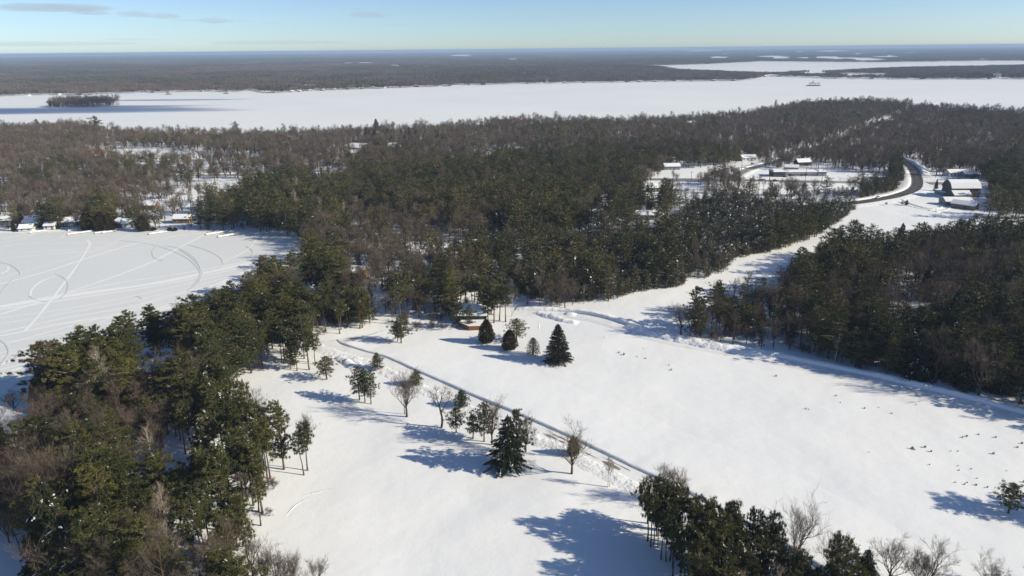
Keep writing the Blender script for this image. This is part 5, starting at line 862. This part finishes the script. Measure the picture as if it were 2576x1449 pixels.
# ------------------------------------------------------------------ shrub tips poking through the field snow
TUFT = [(712, 22, 1.1), (1148, 163, .9), (1180, 212, .6), (930, 258, .8), (950, 264, .6), (1355, 253, 1.0), (1457, 246, .6), (1550, 290, .8), (1727, 227, .7), (1700, 550, 1.5), (1713, 559, .9), (1790, 540, 1.3), (1835, 572, 1.1), (2060, 468, .9), (2093, 460, 1.1), (2178, 446, .9), (2303, 466, 1.0), (2492, 510, 1.2), (2460, 540, 1.0), (2285, 585, 1.3), (1978, 567, .6), (2030, 567, .7), (1385, 578, .5),
        (1823, 668, .7), (2028, 675, .6), (2036, 706, .7), (2126, 697, .7), (2168, 764, .6), (2010, 795, .7), (2075, 808, .8), (2095, 795, .7), (2160, 812, 1.0), (2243, 828, .9), (2380, 710, .5), (2505, 790, 1.1)]
TUFT = [((2540 + a * .5175) * .67083, (1410 + b * .5175) * .67083, c) for a, b, c in TUFT] + [((1250 + a * .5175) * .67083, (850 + b * .5175) * .67083, c) for a, b, c in ((2068, 934, 1.2), (2105, 948, 1.6), (2200, 962, .7), (2262, 975, .9), (2430, 1027, .7), (2447, 1062, 1.1), (2245, 906, .5), (1958, 826, .5), (2085, 709, .6), (1980, 694, .8), (1888, 679, .6))]
M['tuft'] = mat('tuft_twigs', (.12, .10, .078), .9, island=.4)
def tuft_mesh(seed):
    r = np.random.default_rng(seed); n = 110; a = r.uniform(0, 6.28, n); rr = r.uniform(0, .25, n); p = np.stack([np.cos(a) * rr, np.sin(a) * rr, r.uniform(-.1, .55, n)], 1); d = np.stack([np.cos(a) * .6, np.sin(a) * .6, np.full(n, .8)], 1) + r.normal(0, .35, (n, 3))
    v, f = spikes(p, d, r.uniform(.2, .6, n), .07, r); return mesh_from('branches', v, f, [M['tuft']])
tm_ = [tuft_mesh(k) for k in range(4)]
for k, (px, py, sz) in enumerate(TUFT):
    X, Y = P(px, py); u_ = 'top of the field by the farm lane' if py < 640 else ('upper middle of the big field' if py < 790 else ('right half of the big field'))
    o = link('shrub', tm_[k % 4], None, (X, Y, float(gz(X, Y))), k * 1.7, (sz * .72, sz * .66, sz * .66)); tag(o, ('larger' if sz >= 1 else 'tiny') + ' dark shrub tip poking from the snow, ' + u_, 'shrub', ('larger' if sz >= 1 else 'tiny') + ' shrub tips, ' + u_)
for k, (px, py, lab) in enumerate(((580, 578, 'dark low shore bush on the bay edge beside the docks'), (648, 579, 'dark pair of low shore bushes near the bay corner'))): pass
for k, (px, py, s_, lab) in enumerate(((386, 581, 5.5, 'round dark bush at the bay edge near the cedar clump'), (428, 581, 5.0, 'low dark shore bush, first of the pair by the open yard'), (441, 582, 4.0, 'low dark shore bush, second of the pair by the open yard'))):
    X, Y = P(px, py - 1); o = link('bush', None, None, (X, Y, .1)); tag(o, lab, 'bush'); t, c = grow_tree('cedar', 3.2, 700 + k, 1); a, b = two_meshes('cedar', t, c, 'x'); link('trunk', a, o, s=(s_ / 2, s_ / 2, .6)); link('crown', b, o, s=(s_ / 2.2, s_ / 2.2, .7))

# ------------------------------------------------------------------ snowed in docks along the far shore of the bay
for k, (px, py, ln, lab) in enumerate(((95, 584, 9, 'snow covered dock, first east of the boathouse'), (184, 580, 6, 'short snow covered dock before the long cottage'), (201, 587, 14, 'long snow covered dock before the long cottage'), (254, 586, 7, 'snow covered dock before the big cedar clump'), (270, 585, 6, 'second short dock before the big cedar clump'), (398, 587, 11, 'snow covered dock beside the low shore bushes'), (542, 588, 12, 'long snow covered dock by the open yard'), (569, 594, 10, 'easternmost snow covered dock on the bay'))):
    X, Y = P(px, py); e = link('dock', None, None, (X, Y, .06), R(38)); tag(e, lab, 'dock', 'snow covered docks on the bay')
    m = MB(); m.box(-ln / 2, ln / 2, -.7, .7, .15, .4); link('boards', m.mesh('boards', HM['tan']), e); m = MB(); m.prism([(-ln / 2 - .1, -.9, .35), (ln / 2 + .1, -.9, .35), (ln / 2 + .1, .9, .35), (-ln / 2 - .1, .9, .35)], [(-ln / 2 + .3, -.5, .95), (ln / 2 - .3, -.5, .95), (ln / 2 - .3, .5, .95), (-ln / 2 + .3, .5, .95)]); link('dock_snow', m.mesh('dock_snow', M['bank']), e)
    for sx in (-.4, .4): m = MB(); m.box(sx * ln - .1, sx * ln + .1, -.6, .6, -.05, .15); link('crib', m.mesh('crib', HM['dark']), e)

# ------------------------------------------------------------------ cottages along the far shore of the big lake
def small_house_mesh(L, W, hw, rise):
    m = MB(); m.box(-L / 2, L / 2, -W / 2, W / 2, 0, hw); r_ = MB(); a, b = L / 2 + .5, W / 2 + .6
    r_.prism([(-a, -b, hw - .2), (-a, b, hw - .2), (-a, 0, hw + rise)], [(a, -b, hw - .2), (a, b, hw - .2), (a, 0, hw + rise)]); return m, r_
fm = {}
for ck in ('white', 'tan', 'grey', 'dark'): 
    m, r_ = small_house_mesh(16, 11, 3.6, 3.4); fm[ck] = (m.mesh('wall', HM[ck]), r_.mesh('roof', M['roofsnow']))
r5 = np.random.default_rng(55); spots = [(60, 243), (140, 240), (188, 239), (215, 239), (345, 233), (357, 232), (372, 233), (500, 231), (656, 235), (668, 234.5), (680, 235), (727, 233), (747, 232), (775, 230), (805, 229), (838, 227.5), (870, 226), (905, 224.5), (935, 223.5), (965, 222.5), (1005, 221), (1045, 219.5), (1100, 217.5), (1130, 217), (1180, 215), (1215, 213.8), (1262, 212.7), (1330, 211.2), (1375, 210.4), (1420, 209.5), (1470, 208.8), (1545, 207.6), (1580, 207), (1610, 206.8), (1650, 206.2), (1700, 205), (1745, 205.5), (1800, 204.6), (1850, 204), (1930, 193.5), (1945, 193), (1965, 192.8), (1990, 194), (2060, 197), (2085, 197.6), (2110, 198), (2200, 199.4), (2245, 199.6), (2330, 199.5), (2420, 199.6), (2500, 199.4), (2540, 199.6)]
for k, (px, py) in enumerate(spots):
    X, Y = P(px, py); Y += 24; ck = ('white', 'tan', 'grey', 'dark', 'white')[int(r5.integers(0, 5))]; e = link('cottage', None, None, (X, Y, .2), r5.normal(0, .4), float(r5.uniform(.5, .85)))
    link('wall', fm[ck][0], e); link('roof', fm[ck][1], e)
    rg = 'west of the lake island' if px < 320 else ('on the western half of the far shore' if px < 900 else ('on the middle of the far shore' if px < 1700 else 'at the narrows and eastern far shore')); tag(e, 'distant %s walled cottage with snowy roof %s' % (ck, rg), 'cottage', '%s walled cottages %s' % (ck, rg))
for k, (px, py, kd, hh) in enumerate(((196, 243.5, 'wpine', 9), (1548 * 0 + 423, 238, 'tallbare', 7), (568, 236, 'tallbare', 7))):
    X, Y = P(px, py); e = link('islet', None, None, (X, Y, .3)); tag(e, ('rocky islet with scrub close to the far shore', 'tiny scrub islet east of the lake island', 'tiny islet off the far shore point')[k], 'islet')
    q = MB(); rg = [(math.cos(t) * (9 + 3 * math.sin(t * 3)), math.sin(t) * 5) for t in np.linspace(0, 6.28, 11)[:-1]]; q.prism([(x, y, -.2) for x, y in rg], [(x * .7, y * .6, 1.6) for x, y in rg]); link('rock', q.mesh('rock', HM['dark']), e); t, c = grow_tree('brush', hh, 820 + k, 1); a, b = two_meshes('brush', t, c, 'x'); link('scrub', b, e, s=(1.8, 1.2, 1))
X, Y = P(2047, 216.5); e = link('islet', None, None, (X, Y, .3)); tag(e, 'small rocky islet with scrub and bare snags on the eastern lake ice', 'islet')
q = MB(); rg = [(math.cos(t) * (22 + 5 * math.sin(t * 3)), math.sin(t) * 9) for t in np.linspace(0, 6.28, 13)[:-1]]; q.prism([(x, y, -.2) for x, y in rg], [(x * .75, y * .6, 2.6) for x, y in rg]); link('rock', q.mesh('rock', HM['dark']), e)
for k, (dx_, hh) in enumerate(((-12, 9), (-4, 14), (4, 8), (13, 9))): t, c = grow_tree('brush', hh, 830 + k, 1); a, b = two_meshes('brush', t, c, 'x'); link('scrub', b, e, (dx_, 0, 1.5))
sh_ = P(2150, 200)

# ------------------------------------------------------------------ clouds, far outside the haze
def cloud_mesh(seed, L, W, H, detail=4):
    import bmesh
    bm = bmesh.new(); bmesh.ops.create_icosphere(bm, subdivisions=detail, radius=1.0); me = bpy.data.meshes.new('cloud'); bm.to_mesh(me); bm.free()
    co = np.zeros(len(me.vertices) * 3, np.float32); me.vertices.foreach_get('co', co); co = co.reshape(-1, 3).astype(float); th = np.arctan2(co[:, 1], co[:, 0])
    n = .62 + .55 * vnoise(co[:, 0] * 2.6 + 9, co[:, 2] * 1.5 + seed * 3 + co[:, 1] * 2, seed) + .35 * vnoise(co[:, 0] * 7, co[:, 2] * 4 + co[:, 1] * 5, seed + 5); co = co * n[:, None]
    co[:, 2] = np.where(co[:, 2] < 0, co[:, 2] * .45, co[:, 2]); me.vertices.foreach_set('co', (co * np.array([L, W, H])).astype(np.float32).ravel()); me.update(); return me
def cloud_mat(name, dens, col):
    m = bpy.data.materials.new(name); m.use_nodes = True; t = m.node_tree; t.nodes.clear(); v = t.nodes.new('ShaderNodeVolumePrincipled'); o = t.nodes.new('ShaderNodeOutputMaterial'); v.inputs['Color'].default_value = (*col, 1); v.inputs['Density'].default_value = dens; v.inputs['Anisotropy'].default_value = .2; t.links.new(v.outputs[0], o.inputs['Volume']); return m
cm1 = cloud_mat('thin_cloud', .00042, (1.0, .94, .96)); cm2 = cloud_mat('faint_cloud', .00013, (.95, .95, 1.0)); cm3 = cloud_mat('deep_cloud', .02, (.95, .95, .96))
for k, (px, py, wpx, hpx, mm, lab) in enumerate(((130, 22, 125, 12, 0, 'longest pinkish cloud streak at the upper left'), (235, 33, 40, 9, 0, 'ragged tail of the longest pinkish cloud'), (340, 38, 38, 9, 0, 'small pinkish cloud, first after the long one'), (414, 42, 34, 9, 0, 'small pinkish cloud, second after the long one'), (475, 52, 40, 4, 1, 'thin grey wisp between two pinkish clouds'), (544, 54, 34, 8, 0, 'small pinkish cloud ending the row'), (610, 54, 22, 4, 1, 'faint wisp right of the cloud row'), (690, 58, 26, 4, 1, 'faint wisp farthest right of the cloud row'), (930, 40, 42, 10, 0, 'pale pink cloud high over the middle lake'), (1000, 64, 40, 4, 1, 'thin wisp under the pale pink middle cloud'), (890, 24, 20, 4, 1, 'tiny wisp over the pale pink middle cloud'), (1342, 40, 42, 5, 1, 'arched thin grey wisp in the clear right sky'), (595, 0, 28, 5, 1, 'grey cloud cut by the upper frame edge'),
        (130, 112, 200, 7, 1, 'long faint cloud band low over the left horizon'), (330, 100, 60, 4, 1, 'faint low cloud above the left band'), (720, 108, 170, 6, 1, 'faint low band over the horizon left of the middle'))):
    x, y, z = ray(px, py); D = 16000.0; kf = D / float(y); sc = D / 725 / (2576 / 1024) * 1.02
    o = link('cloud', cloud_mesh(200 + k * 3, wpx * sc, 900 if wpx > 100 else 420, hpx * sc * .95), None, (float(x) * kf, D, CAM_H + float(z) * kf)); o.data.materials.append((cm1, cm2)[mm]); tag(o, lab, 'cloud')
for k, (px, py, L_, W_) in enumerate(((95, 280, 330, 75), (330, 268, 150, 26), (420, 252, 170, 18))):
    X, Y = P(px, py); tt = 1500 / math.sin(SUN_EL); o = link('cloud', cloud_mesh(400 + k * 7, L_, W_, 40), None, (X + sdir.x * tt, Y + sdir.y * tt, 1500)); o.data.materials.append(cm3); tag(o, ('large flat cloud high above, shading the ice by the island', 'small flat cloud high above the lake ice', 'thin flat cloud high above the far ice')[k], 'cloud')

# ------------------------------------------------------------------ the air
hz = MB(); hz.box(-32000, 32000, -31000, 32000, -3, 114)
hm = bpy.data.materials.new('haze'); hm.use_nodes = True; t_ = hm.node_tree; t_.nodes.clear(); pv = t_.nodes.new('ShaderNodeVolumePrincipled'); ou = t_.nodes.new('ShaderNodeOutputMaterial'); t_.links.new(pv.outputs[0], ou.inputs['Volume'])
pv.inputs['Color'].default_value = (.52, .69, .98, 1); pv.inputs['Density'].default_value = 8.4e-5
tag(link('haze', hz.mesh('haze', hm)), 'thin blue winter haze over the land', kind='stuff')
